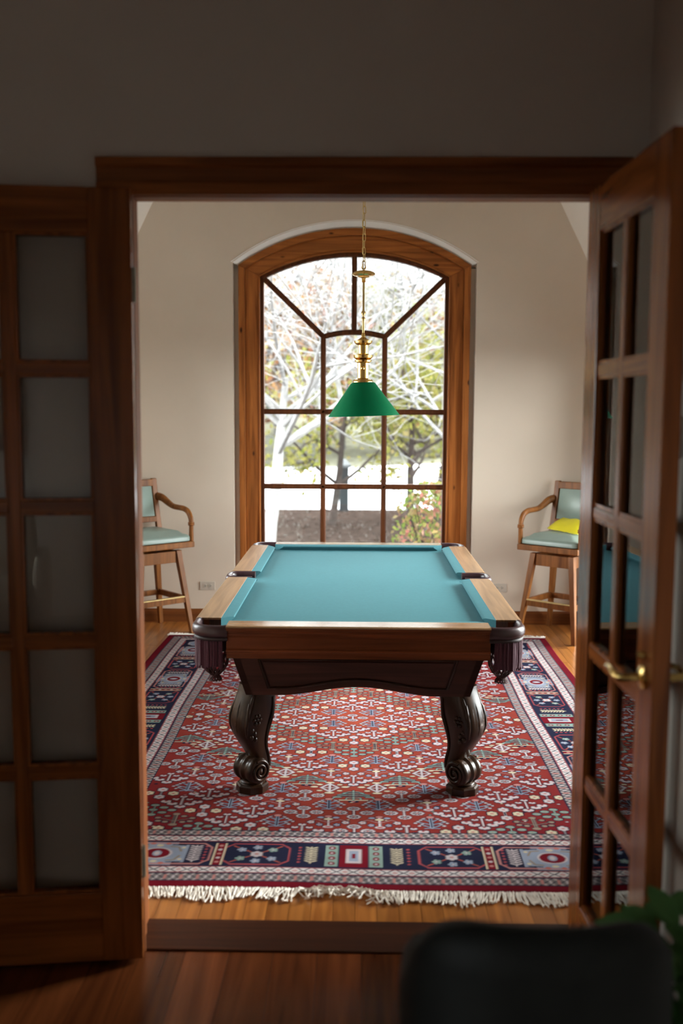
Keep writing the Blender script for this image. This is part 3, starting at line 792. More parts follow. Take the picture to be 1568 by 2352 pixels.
at.data.foreach_set('color', np.concatenate([col.reshape(-1,3), np.ones((len(co),1),np.float32)], 1).ravel())
mt, nt, bs = newmat('knotted_wool')
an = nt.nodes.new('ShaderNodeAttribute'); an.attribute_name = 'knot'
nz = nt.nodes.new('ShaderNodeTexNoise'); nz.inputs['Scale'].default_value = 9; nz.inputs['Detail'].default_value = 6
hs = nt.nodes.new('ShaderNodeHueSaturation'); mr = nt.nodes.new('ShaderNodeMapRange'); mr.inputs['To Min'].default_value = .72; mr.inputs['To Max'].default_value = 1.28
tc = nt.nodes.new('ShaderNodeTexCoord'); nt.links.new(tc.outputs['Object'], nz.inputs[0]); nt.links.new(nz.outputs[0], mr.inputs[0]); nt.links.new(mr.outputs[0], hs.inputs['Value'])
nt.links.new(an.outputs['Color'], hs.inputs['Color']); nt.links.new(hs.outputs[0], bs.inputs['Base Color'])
n2 = nt.nodes.new('ShaderNodeTexNoise'); n2.inputs['Scale'].default_value = 420; bp = nt.nodes.new('ShaderNodeBump'); bp.inputs['Strength'].default_value = .3; bp.inputs['Distance'].default_value = .002
nt.links.new(tc.outputs['Object'], n2.inputs[0]); nt.links.new(n2.outputs[0], bp.inputs['Height']); nt.links.new(bp.outputs[0], bs.inputs['Normal'])
setp(bs, Roughness=1.0, Specular_IOR_Level=.02)
me.materials.append(mt)
ro = bpy.data.objects.new('pile', me); COL.objects.link(ro); ro.parent = rug
def fringe(yr, sg, seed, messy):
    rs = random.Random(seed); b = MB(); n = 640
    for k in range(n):
        x = RX0+RWD*(k+rs.random())/n
        wy = (.007*math.sin((x-RX0)*2.2)+.004*math.sin((x-RX0)*6.3+1)) if sg < 0 else 0
        m_ = messy(x); ln = rs.uniform(.055,.085)*(1+.2*math.sin(x*21))
        lean = .35*math.sin(x*9+1.3)+.25*math.sin(x*23)+rs.uniform(-.25,.25)+m_*rs.uniform(-1.6,1.6)
        back = m_*rs.uniform(0, 1.25)
        pts = []; p = Vector((x, yr+wy, .010)); d = Vector((lean*.5, sg*(1-back), 0)).normalized()
        for q in range(5):
            z = max(.004, .010-.002*q + m_*rs.uniform(0,.016)) if q else .010
            pts.append((p.x, p.y, z + rs.uniform(0,.004)))
            p = p + d*ln/4; d = (d+Vector((lean*.25+rs.uniform(-.25,.25)*(1+m_), sg*.3*(1-m_), 0))).normalized()
        b.tube(pts, [.0024,.0026,.0026,.0028,.0034], 4)
    # knotted heading
    b.tube([(RX0+RWD*i/40, yr+sg*.002+((.007*math.sin(RWD*i/40*2.2)+.004*math.sin(RWD*i/40*6.3+1)) if sg < 0 else 0), .009) for i in range(41)], .005, 5)
    o = b.build('fringe', M['fringe'], rug); o['kind'] = 'stuff'
fringe(RY0, -1, 4, lambda x: max(0, math.sin((x+.30)*6.5))*1.0 if -.30 < x < .66 else .12)
fringe(RY1, 1, 9, lambda x: .15)

# ------------------------------------------------------------------ billiard table
TC = Vector((.004, 5.40, 0))
tb = empty('billiard_table', TC, 'carved mahogany billiard table with blue-green cloth and fringed leather pockets', 'billiard table')
WL[tb.name] = Vector((0,0,0))                 # parts are written in table coordinates
RT = .81; HX, HY = .71, 1.31
def quad(f):
    """runs f for the four corners"""
    for sx in (-1,1):
        for sy in (-1,1): f(sx, sy)
# cloth bed with six pocket cut-outs
pts = []
q1 = []
ca, ra = (.625, 0), .070
for k in range(6):
    a = math.pi - (math.acos(-(.60-.625)/.070 * -1) if False else 0)
a_s = math.acos((.60-.625)/.070)
for k in range(7): 
    a = math.pi + (a_s-math.pi)*k/6; q1.append((ca[0]+ra*math.cos(a), ra*math.sin(a)))
cc, rc = (.615,1.215), .073
a0 = math.atan2(-math.sqrt(rc*rc-.015**2), -.015); a1 = math.atan2(-.015, -math.sqrt(rc*rc-.015**2))
a0 %= 2*math.pi; a1 %= 2*math.pi
for k in range(9):
    a = a0+(a1-a0)*k/8; q1.append((cc[0]+rc*math.cos(a), cc[1]+rc*math.sin(a)))
pts = q1 + [(-x, y) for x, y in reversed(q1)] + [(-x, -y) for x, y in q1[1:]] + [(x, -y) for x, y in reversed(q1[1:])]
ded = []
for p in pts:
    if not ded or (abs(p[0]-ded[-1][0])+abs(p[1]-ded[-1][1])) > 1e-5: ded.append(p)
MB().prism(ded, 'z', .742, .775).build('bed_cloth', M['felt'], tb)
# rails
wood_prof = [(-.112,RT),(-.012,RT),(-.005,RT-.002),(0,RT-.006),(-.002,RT-.009),(-.112,RT-.009)]
apr_prof = [(-.003,RT-.009),(-.001,RT-.012),(-.001,RT-.019),(-.006,RT-.024),(-.006,RT-.029),(-.012,RT-.033),(-.012,RT-.043),(-.016,RT-.048),(-.020,RT-.052),(-.020,RT-.100),(-.011,RT-.105),(-.010,RT-.112),(-.021,RT-.117),(-.024,RT-.143),(-.06,RT-.143),(-.06,RT-.009)]
cush_prof = [(-.112,RT-.001),(-.150,RT-.003),(-.160,RT-.006),(-.163,RT-.011),(-.158,RT-.016),(-.135,RT-.036),(-.112,RT-.036)]
def rail(axis, sgn, s0, s1, c0, c1):
    """axis 'y': long rail at x = sgn*HX; c0/c1: how far the cushion nose is cut back at each end"""
    def P(n, s, z): return (sgn*(HX+n), s, z) if axis == 'y' else (s, sgn*(HY+n), z)
    w = MB().loft([[P(n,s,z) for n, z in wood_prof] for s in (s0, s1)]).build('rail', M['mahog_y'] if axis == 'y' else M['mahog_x'], tb, bevel=.001)
    MB().loft([[P(n,s,z) for n, z in apr_prof] for s in (s0, s1)]).build('apron', M['apron'], w)
    rings = []
    for s, c, d in ((s0, c0, 1), (s1, c1, -1)):
        rings.append([P(n, s + d*(c*max(0,(-.112-n))/.051), z) for n, z in cush_prof])
    MB().loft(rings).build('cushion', M['felt'], w, smooth=30)
for sx in (-1,1):
    rail('y', sx, -1.14, -.102, .058, .018); rail('y', sx, .102, 1.14, .018, .058)
for sy in (-1,1): rail('x', sy, -.556, .556, .058, .058)
# pockets
def strand_fringe(path, z0, ln, n, seed, par):
    rs = random.Random(seed); b = MB(); P = [Vector(p) for p in path]
    L_ = [0]
    for a, c in zip(P[:-1], P[1:]): L_.append(L_[-1]+(c-a).length)
    for k in range(n):
        d = L_[-1]*(k+.5+rs.uniform(-.3,.3))/n
        i = max(j for j in range(len(P)-1) if L_[j] <= d)
        p = P[i].lerp(P[i+1], (d-L_[i])/(L_[i+1]-L_[i])); tg = (P[i+1]-P[i]).normalized(); nr = Vector((tg.y,-tg.x,0))
        o = rs.uniform(-.003,.005); l = ln*rs.uniform(.90,1.06)
        pp = [(p.x+nr.x*o+rs.uniform(-.0012,.0012), p.y+nr.y*o+rs.uniform(-.0012,.0012), z0-l*q/4) for q in range(5)]
        b.tube(pp, [.0044,.0052,.0056,.0056,.0058], 6)
    o = b.build('fringe', M['yarn'], par); o['kind'] = 'stuff'
def net_bag(c, par, z0=.70):
    prof = [(.052,z0),(.058,z0-.04),(.054,z0-.075),(.040,z0-.10),(.020,z0-.118),(.016,z0-.124),(.024,z0-.136),(.027,z0-.146)]
    b = MB(); n = 13
    for k in range(n):
        for s in (-1,1):
            pth = []
            for i, (r, z) in enumerate(prof):
                a = 2*math.pi*k/n + s*i*.24; pth.append((c[0]+r*math.cos(a), c[1]+r*math.sin(a), z))
            b.tube(pth, .0034, 4)
    b.build('net_bag', M['net'], par)
    return z0-.070
def corner_pocket(sx, sy):
    path = [(.552,1.292),(.60,1.296),(.640,1.288),(.672,1.268),(.690,1.236),(.695,1.196),(.692,1.136)]
    fine = []
    for i in range(len(path)-1):
        p0 = path[max(i-1,0)]; p1 = path[i]; p2 = path[i+1]; p3 = path[min(i+2,len(path)-1)]
        for k in range(4):
            u = k/4; q = [.5*((2*p1[j])+(-p0[j]+p2[j])*u+(2*p0[j]-5*p1[j]+4*p2[j]-p3[j])*u*u+(-p0[j]+3*p1[j]-3*p2[j]+p3[j])*u**3) for j in (0,1)]
            fine.append((sx*q[0], sy*q[1], .784))
    fine.append((sx*path[-1][0], sy*path[-1][1], .784))
    pk = MB().tube(fine, .027, 12, flat=.66, up=(0,0,1)).build('pocket_iron', M['leather'], tb, smooth=50)
    c = (sx*.615, sy*1.215)
    # collar under the iron, liner cup, seam bands
    MB().tube([(x*1.0, y*1.0, .752) for x, y, z in fine], .010, 8, flat=1.1, up=(0,0,1)).build('leather_collar', M['liner'], pk, smooth=50)
    MB().lathe([(.066,.772),(.068,.735),(.062,.70),(.05,.685),(.001,.684)], 20, (*c,0)).build('pocket_liner', M['liner'], pk, smooth=True)
    for e in (0, -1):
        p = Vector(fine[e]); q = Vector(fine[1 if e == 0 else -2]); d = (q-p).normalized()
        MB().tube([p+d*.004, p+d*.012], .0285, 14, flat=.68, up=(0,0,1)).build('seam_band', M['leather'], pk, smooth=50)
    strand_fringe([(x, y, 0) for x, y, z in fine][2:], .752, .128, 40, 5, pk)
    return net_bag(c, pk)
def side_pocket(sx):
    path = [(.575,-.082),(.625,-.087),(.672,-.086),(.700,-.072),(.711,-.040),(.713,0)]
    path = [(sx*x, y, .788) for x, y in path + [(x,-y) for x, y in reversed(path[:-1])]]
    pk = MB().tube(path, .023, 12, flat=.66, up=(0,0,1)).build('pocket_iron', M['leather'], tb, smooth=60)
    c = (sx*.635, 0)
    MB().lathe([(.068,.772),(.066,.735),(.060,.70),(.001,.684)], 20, (*c,0)).build('pocket_liner', M['liner'], pk, smooth=True)
    strand_fringe([(x, y, 0) for x, y, z in path][3:-3], .760, .125, 20, 8, pk)
    net_bag(c, pk)
quad(corner_pocket)
side_pocket(-1); side_pocket(1)
# cabinet: four tapering boards with raised panels
ZT_, ZB_ = RT-.143, .478
def ex(z): return .540-(ZT_-z)*.28
def ey(z): return 1.235-(ZT_-z)*.29
def cab_board(kind, sg):
    L_ = .345 if kind == 'end' else .93; rise = .042 if kind == 'end' else .05
    half = (lambda z: ex(z)) if kind == 'end' else (lambda z: ey(z))
    def zb(u): return ZB_+(rise*(.5+.5*math.cos(math.pi*u/L_)) if abs(u) < L_ else 0)
    def P(u, z, off):
        return (u, sg*(ey(z)+off), z) if kind == 'end' else (sg*(ex(z)+off), u, z)
    us = np.linspace(-1, 1, 41)
    b = MB(); rings = []
    for k in us:
        ub = k*half(ZB_); z = zb(ub); ub = k*half(z); ut = k*half(ZT_)
        rings.append([P(ub,z,0), P(ut,ZT_,0), P(ut,ZT_,-.03), P(ub,z,-.03)])
    b.loft(rings)
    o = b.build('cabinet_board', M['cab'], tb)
    # raised panel with moulding following the arched edge
    pl_ = half(ZT_)-.115; pb = half(ZB_)-.100
    top = [(k*pl_, ZT_-.014) for k in np.linspace(-1,1,9)]
    bot = [(k*pb, zb(k*pb)+.036) for k in np.linspace(1,-1,33)]
    loop = top+bot
    MB().tube([P(u,z,.002) for u, z in loop+[loop[0]]], .0065, 6, cap=False).build('panel_moulding', M['carved'], o, smooth=60)
    b = MB(); rings = []
    for k in np.linspace(-1,1,33):
        u0, u1 = k*(pb-.016), k*(pl_-.016)
        rings.append([P(u0,zb(u0)+.050,.0), P(u1,ZT_-.028,.0), P(u1,ZT_-.028,.006), P(u0,zb(u0)+.050,.006)])
    b.loft(rings).build('raised_panel', M['cab'], o)
for s in (-1,1): cab_board('end', s); cab_board('side', s)
MB().box(-.5,.5,-1.18,1.18,ZT_-.02,ZT_).build('frame_top', M['cab'], tb)
# legs
leg_secs = [(.50,-.085,.070,.128),(.478,-.086,.074,.130),(.44,-.082,.090,.132),(.40,-.074,.106,.132),(.36,-.062,.117,.128),(.32,-.048,.120,.122),(.28,-.036,.110,.114),
            (.24,-.032,.086,.104),(.205,-.038,.062,.096),(.17,-.050,.040,.092),(.135,-.056,.034,.092),(.10,-.050,.045,.094),(.07,-.030,.05,.094)]
def leg_ring(z, di, do, w, n=20):
    c, r = (di+do)/2, (do-di)/2; out = []
    for j in range(n):
        a = 2*math.pi*j/n; ca_, sa = math.cos(a), math.sin(a); e = .55
        out.append((c+r*math.copysign(abs(ca_)**e, ca_), w/2*math.copysign(abs(sa)**e, sa), z))
    return out
def make_leg():
    b = MB().loft([leg_ring(*s) for s in reversed(leg_secs)])
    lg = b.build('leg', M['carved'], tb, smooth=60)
    # scrolled foot: drum across the leg with a spiral ridge on either end
    sc = (.034, .112)
    b = MB(); n = 28; rings = []
    for p, r in ((-.062,.030),(-.062,.052),(-.056,.058),(-.036,.060),(-.030,.055),(-.010,.055),(-.004,.061),(.004,.061),(.010,.055),(.030,.055),(.036,.060),(.056,.058),(.062,.052),(.062,.030)):
        rings.append([(sc[0]+r*math.cos(2*math.pi*j/n), p, sc[1]+r*math.sin(2*math.pi*j/n)) for j in range(n)])
    b.loft(rings)
    sf = b.build('scroll_foot', M['carved'], lg, smooth=50)
    b = MB()
    for s in (-1,1):
        pth = []
        for k in range(46):
            a = k/45*2.1*2*math.pi; r = .050-.040*k/45; pth.append((sc[0]+r*math.cos(a+1.2), s*(.063+.006*k/45), sc[1]+r*math.sin(a+1.2)))
        b.tube(pth, [.0075-.002*k/45 for k in range(46)], 7)
        b.ell((sc[0], s*.064, sc[1]), .012,.009,.012)
    b.build('spiral', M['carved'], sf, smooth=60)
    b = MB().lathe([(.030,.072),(.050,.066),(.056,.060),(.050,.054),(.058,.048)], 24, (sc[0]-.006,0,0)); b.lathe([(.066,.048),(.073,.042),(.073,.012),(.001,.011)], 8, (sc[0]-.006,0,0)).lathe([(.001,.0485),(.066,.048)], 8, (sc[0]-.006,0,0))
    b.build('foot_block', M['carved'], lg, smooth=30)
    # carving: bead rosettes on both cheeks, leaf ribs over the knee, ridge along the inner edge
    b = MB()
    def do_at(z):
        for (z0,i0,o0,w0), (z1,i1,o1,w1) in zip(leg_secs[:-1], leg_secs[1:]):
            if z1 <= z <= z0:
                u = (z-z1)/(z0-z1); return i1+(i0-i1)*u, o1+(o0-o1)*u, w1+(w0-w1)*u
        return leg_secs[-1][1:]
    for s in (-1,1):
        for k in range(6):
            a = k*math.pi/3; b.ell((.050+.017*math.cos(a), s*.061, .352+.019*math.sin(a)), .0095,.010,.0095, 8, 5)
        b.ell((.050, s*.064, .352), .008,.008,.008, 8, 5)
        for d_, z_ in ((.072,.305),(.058,.288),(.075,.275),(.055,.262)): b.ell((d_, s*.054, z_), .011,.010,.013, 8, 5)
        pth = []
        for z in np.linspace(.44,.12,16):
            di, do, w = do_at(z); pth.append((di+.020+.02*max(0,(z-.36))/.08, s*(w/2-.004), z))
        b.tube(pth, .0085, 6)
        pth = []
        for z in np.linspace(.47,.25,12):
            di, do, w = do_at(z); pth.append((do-.020, s*(w/2-.013), z))
        b.tube(pth, [.004,.007,.008,.008,.009,.010,.010,.009,.008,.007,.005,.003], 6)
    for q in np.linspace(-.04,.04,5):
        pth = []
        for z in np.linspace(.45,.26,10):
            di, do, w = do_at(z); pth.append((do-.004-abs(q)*.25, q*(1+.5*math.sin((z-.26)*16)), z))
        b.tube(pth, [.003,.005,.007,.008,.008,.008,.007,.006,.004,.002], 6)
    b.build('knee_carving', M['carved'], lg, smooth=60)
    return lg
leg0 = make_leg()
first = True
for sx in (-1,1):
    for sy in (-1,1):
        o = leg0 if first else copy_tree(leg0, tb)
        first = False
        o.location = (sx*.452, sy*1.058, 0); o.rotation_euler = (0,0,math.atan2(sy, sx))
tb.location = TC
def ball(x, y, z, col, label, nm):
    m_ = plain('ball_'+nm, col, .08, coat=.5)
    return tag(MB().ell((0,0,0), .0286,.0286,.0286, 24, 16).build('billiard_ball', m_, smooth=80, loc=(TC.x+x, TC.y+y, z)), label, 'ball', 'balls in the pocket nets')
ball(-.615,-1.215,.622,(.62,.33,.03),'amber billiard ball in the near corner net below the empty stool','amber')
ball(.615,-1.215,.622,(.55,.36,.04),'yellow billiard ball in the near corner net beside the brass lever door','yellow')

# ------------------------------------------------------------------ pendant lamp
PC = (.022, 5.40)
pd = empty('pendant_lamp', (PC[0],PC[1],1.68), 'green glass cone pendant lamp on brass chain above the table', 'lamp')
b = MB().lathe([(.001,4.10),(.06,4.10),(.062,4.09),(.05,4.075),(.012,4.065),(.001,4.06)], 24, (*PC,0)); b.build('canopy', M['brass'], pd, smooth=True)
lk = MB(); ring = [(.0085*math.cos(a), 0, (.0225 if math.sin(a) > 0 else -.0225)*0+.0085*math.sin(a)+(.012 if math.sin(a) >= 0 else -.012)) for a in np.linspace(.001, 2*math.pi-.001, 17)]
lk.tube(ring+[ring[0]], .0023, 6, cap=False)
chain = None; z = 2.478; k = 0
ch = empty('chain', (PC[0],PC[1],2.46), None, None); ch.parent = pd; ch.location = (0,0,2.46-1.68)
while z < 4.06:
    if chain is None:
        o = chain = lk.build('chain_link', M['oldbrass'], None, smooth=True); o.parent = ch
    else: o = copy_obj(chain, ch)
    o.location = (.0015*math.sin(k*1.7), 0, z-2.46); o.rotation_euler = (0,.05*math.sin(k*2.1),(k % 2)*math.pi/2+.5); z += .0355; k += 1
cord = MB().tube([(PC[0]+.005*math.sin(q*4), PC[1]+.004*math.cos(q*4), q) for q in np.linspace(2.44,4.06,60)], .0022, 5); cord.build('cord', M['oldbrass'], pd)
b = MB().lathe([(.001,2.446),(.03,2.445),(.052,2.440),(.060,2.432),(.060,2.424),(.050,2.418),(.030,2.416),(.028,2.411),(.012,2.408),(.009,2.396),(.011,2.390),(.006,2.384)], 8, (*PC,0)); b.build('faceted_disc', M['brass'], pd, smooth=25)
b = MB().tube([(PC[0]-.0,PC[1],2.445),(PC[0]+.010,PC[1],2.462),(PC[0]+.006,PC[1],2.478),(PC[0]-.006,PC[1],2.478),(PC[0]-.010,PC[1],2.462),(PC[0],PC[1],2.445)], .0028, 6); b.build('loop', M['brass'], pd, smooth=True)
b = MB().lathe([(.0055,2.40),(.0055,2.238),(.011,2.230),(.0125,2.224),(.010,2.219),(.0055,2.212),(.0055,2.203),(.0115,2.197),(.0115,2.193),(.006,2.186),(.0065,2.10)], 12, (*PC,0)); b.build('stem', M['oldbrass'], pd, smooth=True)
b = MB().lathe([(.0065,2.120),(.010,2.112),(.010,2.098),(.024,2.088),(.032,2.083),(.033,2.075),(.030,2.072),(.046,2.073),(.050,2.078),(.047,2.066),(.036,2.058),(.027,2.054),(.026,2.010),(.031,2.006),(.034,2.000),(.030,1.995),(.050,1.997),(.053,2.002),(.050,1.988),(.038,1.978),(.032,1.975),(.040,1.974),(.046,1.976),(.043,1.966),(.030,1.960),(.0295,1.880),(.034,1.876),(.050,1.872),(.054,1.864),(.053,1.856),(.03,1.855)], 28, (*PC,0)); b.build('brass_body', M['brass'], pd, smooth=35)
MB().tube([(PC[0]-.002,PC[1]-.029,1.932),(PC[0]-.002,PC[1]-.036,1.932),(PC[0]-.002,PC[1]-.044,1.932)], [.006,.011,.004], 12).build('key_switch', M['brass'], pd, smooth=True)
sh = MB().lathe([(.028,1.858),(.060,1.857),(.068,1.850),(.130,1.764),(.192,1.680),(.1925,1.678)], 48, (0,0,-1.855)).build('shade', M['shade'], None, smooth=40)
sh.parent = pd; sh.location = (0,0,1.855-1.68); sh.rotation_euler = (0,-math.radians(2.0),0)
li = MB().lathe([(.028,1.854),(.058,1.853),(.065,1.847),(.128,1.761),(.1895,1.679),(.1925,1.678)], 48, (0,0,-1.855)).build('lining', M['shade_in'], None, smooth=40); li.parent = sh
MB().lathe([(.001,1.760),(.018,1.765),(.030,1.785),(.030,1.80),(.016,1.83),(.014,1.855)], 16, (*PC,0)).build('bulb', M['shade_in'], pd, smooth=True)

# ------------------------------------------------------------------ bar stools
def make_stool(name, label):
    t = empty(name, (0,0,0), label, 'bar stool', 'bar stools by the window wall'); WL[t.name] = Vector((0,0,0))
    m_ = M['stool']
    MB().box(-.252,.252,-.252,.252,.662,.706).build('seat_frame', m_, t, bevel=.006)
    MB().rbox(-.236,.236,-.240,.225,.706,.762,.045,.040).build('seat_cushion', M['vinyl'], t, smooth=50)
    MB().lathe([(.001,.640),(.13,.640),(.13,.662),(.001,.662)], 24).build('swivel_plate', M['darkmetal'], t, smooth=30)
    def lp(sx, sy, z):
        h = .157+(.232-.157)*(1-z/.638); return Vector((sx*h, sy*h, z))
    def sqbar(p, q, w0, w1, nm, par=t, mat=m_):
        rings = []
        for c, w in ((p,w0),(q,w1)): rings.append([(c.x-w, c.y-w, c.z),(c.x+w, c.y-w, c.z),(c.x+w, c.y+w, c.z),(c.x-w, c.y+w, c.z)])
        return MB().loft(rings).build(nm, mat, par, bevel=.003)
    for sx in (-1,1):
        for sy in (-1,1): sqbar(lp(sx,sy,0), lp(sx,sy,.638), .016, .023, 'leg')
    a = .157
    for s in (-1,1):
        MB().box(-a+.02,a-.02,s*a-.012,s*a+.012,.545,.632).build('apron', m_, t, bevel=.002)
        MB().box(s*a-.012,s*a+.012,-a+.02,a-.02,.545,.632).build('apron', m_, t, bevel=.002)
        h = lp(1,1,.262).x
        MB().box(s*h-.011,s*h+.011,-h+.015,h-.015,.240,.285).build('stretcher', m_, t, bevel=.002)
        st = MB().box(-h+.015,h-.015,s*h-.013,s*h+.013,.238,.280).build('stretcher', m_, t, bevel=.002)
        if s < 0: MB().box(-h+.02,h-.02,s*h-.016,s*h+.016,.280,.287).build('brass_plate', M['oldbrass'], st, bevel=.001)
    def yb(z): return .205+.055*((z-.70)/.455)
    for s in (-1,1):
        rings = []
        for z in (.700,.85,1.0,1.10,1.150,1.158):
            x = s*(.222-.020*(z-.70)/.455); y = yb(z)+.008*math.sin((z-.7)*6); w = .021 if z < 1.155 else .018
            rings.append([(x-w,y-.016,z),(x+w,y-.016,z),(x+w,y+.016,z),(x-w,y+.016,z)])
        MB().loft(rings).build('back_post', m_, t, bevel=.003)
        P = [(.222,.235,1.018),(.240,.19,1.006),(.250,.12,.972),(.252,.05,.950),(.252,-.04,.946),(.252,-.11,.942),(.252,-.165,.922),(.251,-.198,.882),(.250,-.208,.840),(.249,-.208,.780),(.249,-.208,.705)]
        R = [.030,.030,.026,.022,.021,.022,.022,.021,.019,.019,.020]
        fine = []; rf = []
        for i in range(len(P)-1):
            p0, p1, p2, p3 = [Vector(P[max(0,min(len(P)-1,i+d))]) for d in (-1,0,1,2)]
            for k in range(3):
                u = k/3; fine.append(.5*((2*p1)+(-p0+p2)*u+(2*p0-5*p1+4*p2-p3)*u*u+(-p0+3*p1-3*p2+p3)*u**3)); rf.append(R[i]+(R[i+1]-R[i])*u)
        fine.append(Vector(P[-1])); rf.append(R[-1])
        ar = MB().tube([(s*p.x,p.y,p.z) for p in fine], rf, 10, flat=.85).build('arm', m_, t, smooth=60)
        MB().lathe([(.020,.822),(.025,.826),(.025,.832),(.022,.836),(.025,.840),(.025,.846),(.020,.850)], 16, (s*.2495,-.208,0)).build('collar', m_, ar, smooth=60)
    MB().box(-.19,.19,yb(1.125)-.014,yb(1.125)+.014,1.098,1.152).build('top_rail', m_, t, bevel=.004)
    MB().box(-.20,.20,yb(.84)-.012,yb(.84)+.012,.818,.862).build('lower_rail', m_, t, bevel=.003)
    rings = []
    for k in range(7):
        z = .866+.232*k/6; bulge = .022*math.sin(math.pi*k/6)+.006; x = .183-.012*k/6
        rings.append([(-x,yb(z)+.012,z),(x,yb(z)+.012,z),(x,yb(z)-.012,z),(x*.9,yb(z)-.012-bulge*.7,z),(0,yb(z)-.012-bulge,z),(-x*.9,yb(z)-.012-bulge*.7,z),(-x,yb(z)-.012,z)])
    MB().loft(rings).build('back_pad', M['vinyl'], t, smooth=50)
    return t
st1 = make_stool('bar_stool', 'wooden swivel bar stool with empty green seat beside the wall outlet')
st2 = copy_tree(st1); st2['label'] = 'wooden swivel bar stool with a yellow packet on its green seat'
st1.location = (-1.59,7.475,0); st1.rotation_euler = (0,0,math.radians(42))
st2.location = (1.552,7.478,0); st2.rotation_euler = (0,0,math.radians(-40))
# yellow packet leaning on the seat
b = MB(); rings = []
NXp, NYp = 9, 7
top = []; bot = []
for j in range(NYp):
    for i in range(NXp):
        u, v = i/(NXp-1)*2-1, j/(NYp-1)*2-1
        pz = .026*max(0,1-u*u)**.6*max(0,1-v*v)**.5 + .006*math.sin(5*u+2*v)
        top.append((.150*u, .095*v, .02+pz+.05*(v+1)/2)); bot.append((.150*u, .095*v, .016-.3*pz+.05*(v+1)/2))
b.v = top+bot; n0 = len(top)
for j in range(NYp-1):
    for i in range(NXp-1):
        a = j*NXp+i; b.f.append((a,a+1,a+NXp+1,a+NXp)); b.f.append((n0+a,n0+a+NXp,n0+a+NXp+1,n0+a+1))
for i in range(NXp-1):
    b.f.append((i,n0+i,n0+i+1,i+1)); a = (NYp-1)*NXp+i; b.f.append((a,a+1,n0+a+1,n0+a))
for j in range(NYp-1):
    a = j*NXp; b.f.append((a,a+NXp,n0+a+NXp,n0+a)); a += NXp-1; b.f.append((a,n0+a,n0+a+NXp,a+NXp))
pk = b.build('yellow_packet', M['yellow'], loc=(0,0,0), smooth=25)
tag(pk, 'bright yellow folded packet lying on the green stool seat', 'packet')
pk.location = (1.60,7.47,.800); pk.rotation_euler = (math.radians(6), math.radians(3), math.radians(-52))

# ------------------------------------------------------------------ wall outlets
def outlet(x0, x1, z0, z1, label):
    t = empty('wall_outlet', (x0,YB,z0), label, 'outlet', 'duplex outlets on the window wall')
    MB().box(x0,x1,YB-.006,YB,z0,z1).build('cover_plate', M['plate'], t, bevel=.002)
    cz = (z0+z1)/2
    for s in (-1,1):
        cx = (x0+x1)/2+s*.020
        r = MB().tube([(cx,YB-.006,cz),(cx,YB-.0085,cz)], .0155, 20); o = r.build('receptacle', M['plate'], t)
        m_ = MB()
        for dz in (-.006,.006): m_.box(cx-.006,cx+.004,YB-.0092,YB-.008,cz+dz-.0016,cz+dz+.0016)
        m_.tube([(cx+.008,YB-.008,cz),(cx+.008,YB-.0092,cz)], .003, 10); m_.build('slots', M['slot'], o)
    MB().tube([((x0+x1)/2,YB-.006,cz),((x0+x1)/2,YB-.0075,cz)], .003, 10).build('screw', M['oldbrass'], t)
outlet(-1.263,-1.142,.258,.326,'sideways duplex wall outlet near the stool with the empty seat')
outlet(1.070,1.189,.260,.327,'sideways duplex wall outlet near the stool with the yellow packet')

# ------------------------------------------------------------------ hall: armchair in front, plant, small things
ac = empty('armchair', (.31,1.80,0), 'black leather armchair standing before the open glazed door', 'armchair')
def shell(z0, ztop, inner, outer, n=36):
    """horseshoe upholstered back: opening towards +y"""
    rings = []
    for i in range(n+1):
        a = math.pi*(1.0 + i/n) if False else math.radians(160+220*i/n)
        c = Vector((.335+.203*math.copysign(abs(math.cos(a))**.7, math.cos(a)), 1.80+.19*math.copysign(abs(math.sin(a))**.8, math.sin(a)), 0)); nr = Vector((math.cos(a), math.sin(a), 0))
        back = max(0, -math.sin(a)); zt = ztop-(1-back)**2.2*.16; th = .045
        sec = [(-th,z0),(th,z0),(th*1.05,zt-.07),(th*.95,zt-.03),(th*.5,zt-.004),(0,zt+.004),(-th*.5,zt-.004),(-th*.95,zt-.03),(-th*1.05,zt-.07)]
        rings.append([(c.x+nr.x*u, c.y+nr.y*u, z) for u, z in sec])
    return MB().loft(rings)
shell(.22, .848, 0, 0).build('back_shell', M['black'], ac, smooth=60)
MB().rbox(.165,.485,1.67,2.02,.22,.46,.05,.02).build('seat_cushion', M['black'], ac, smooth=60)
for sx in (-.15,.15):
    for sy in (-.10,.22): MB().tube([(.31+sx,1.75+sy,0),(.31+sx*.9,1.75+sy*.9,.23)], [.014,.020], 10).build('leg', M['darkmetal'], ac, smooth=True)
pp = empty('potted_plant', (.698,1.97,0), 'leafy green houseplant in a grey pot at the hall wall', 'plant')
MB().lathe([(.001,.0),(.10,.0),(.125,.25),(.135,.26),(.135,.28),(.120,.28),(.118,.25),(.001,.25)], 24, (.698,1.97,0)).build('pot', M['terracotta'], pp, smooth=40)
rs = random.Random(12)
b = MB(); leaf_m = MB(); lf = None
prof = [(0,.004),(.25,.026),(.5,.036),(.75,.026),(1,.002)]
for u, w in prof: pass
rows = []
for k, (u, w) in enumerate(prof):
    zc = .018*math.sin(u*2.6); rows.append([(-w, u*.15, zc+.006), (0, u*.15, zc), (w, u*.15, zc+.006)])
leaf_m.loft(rows, cap=False, closed=False)
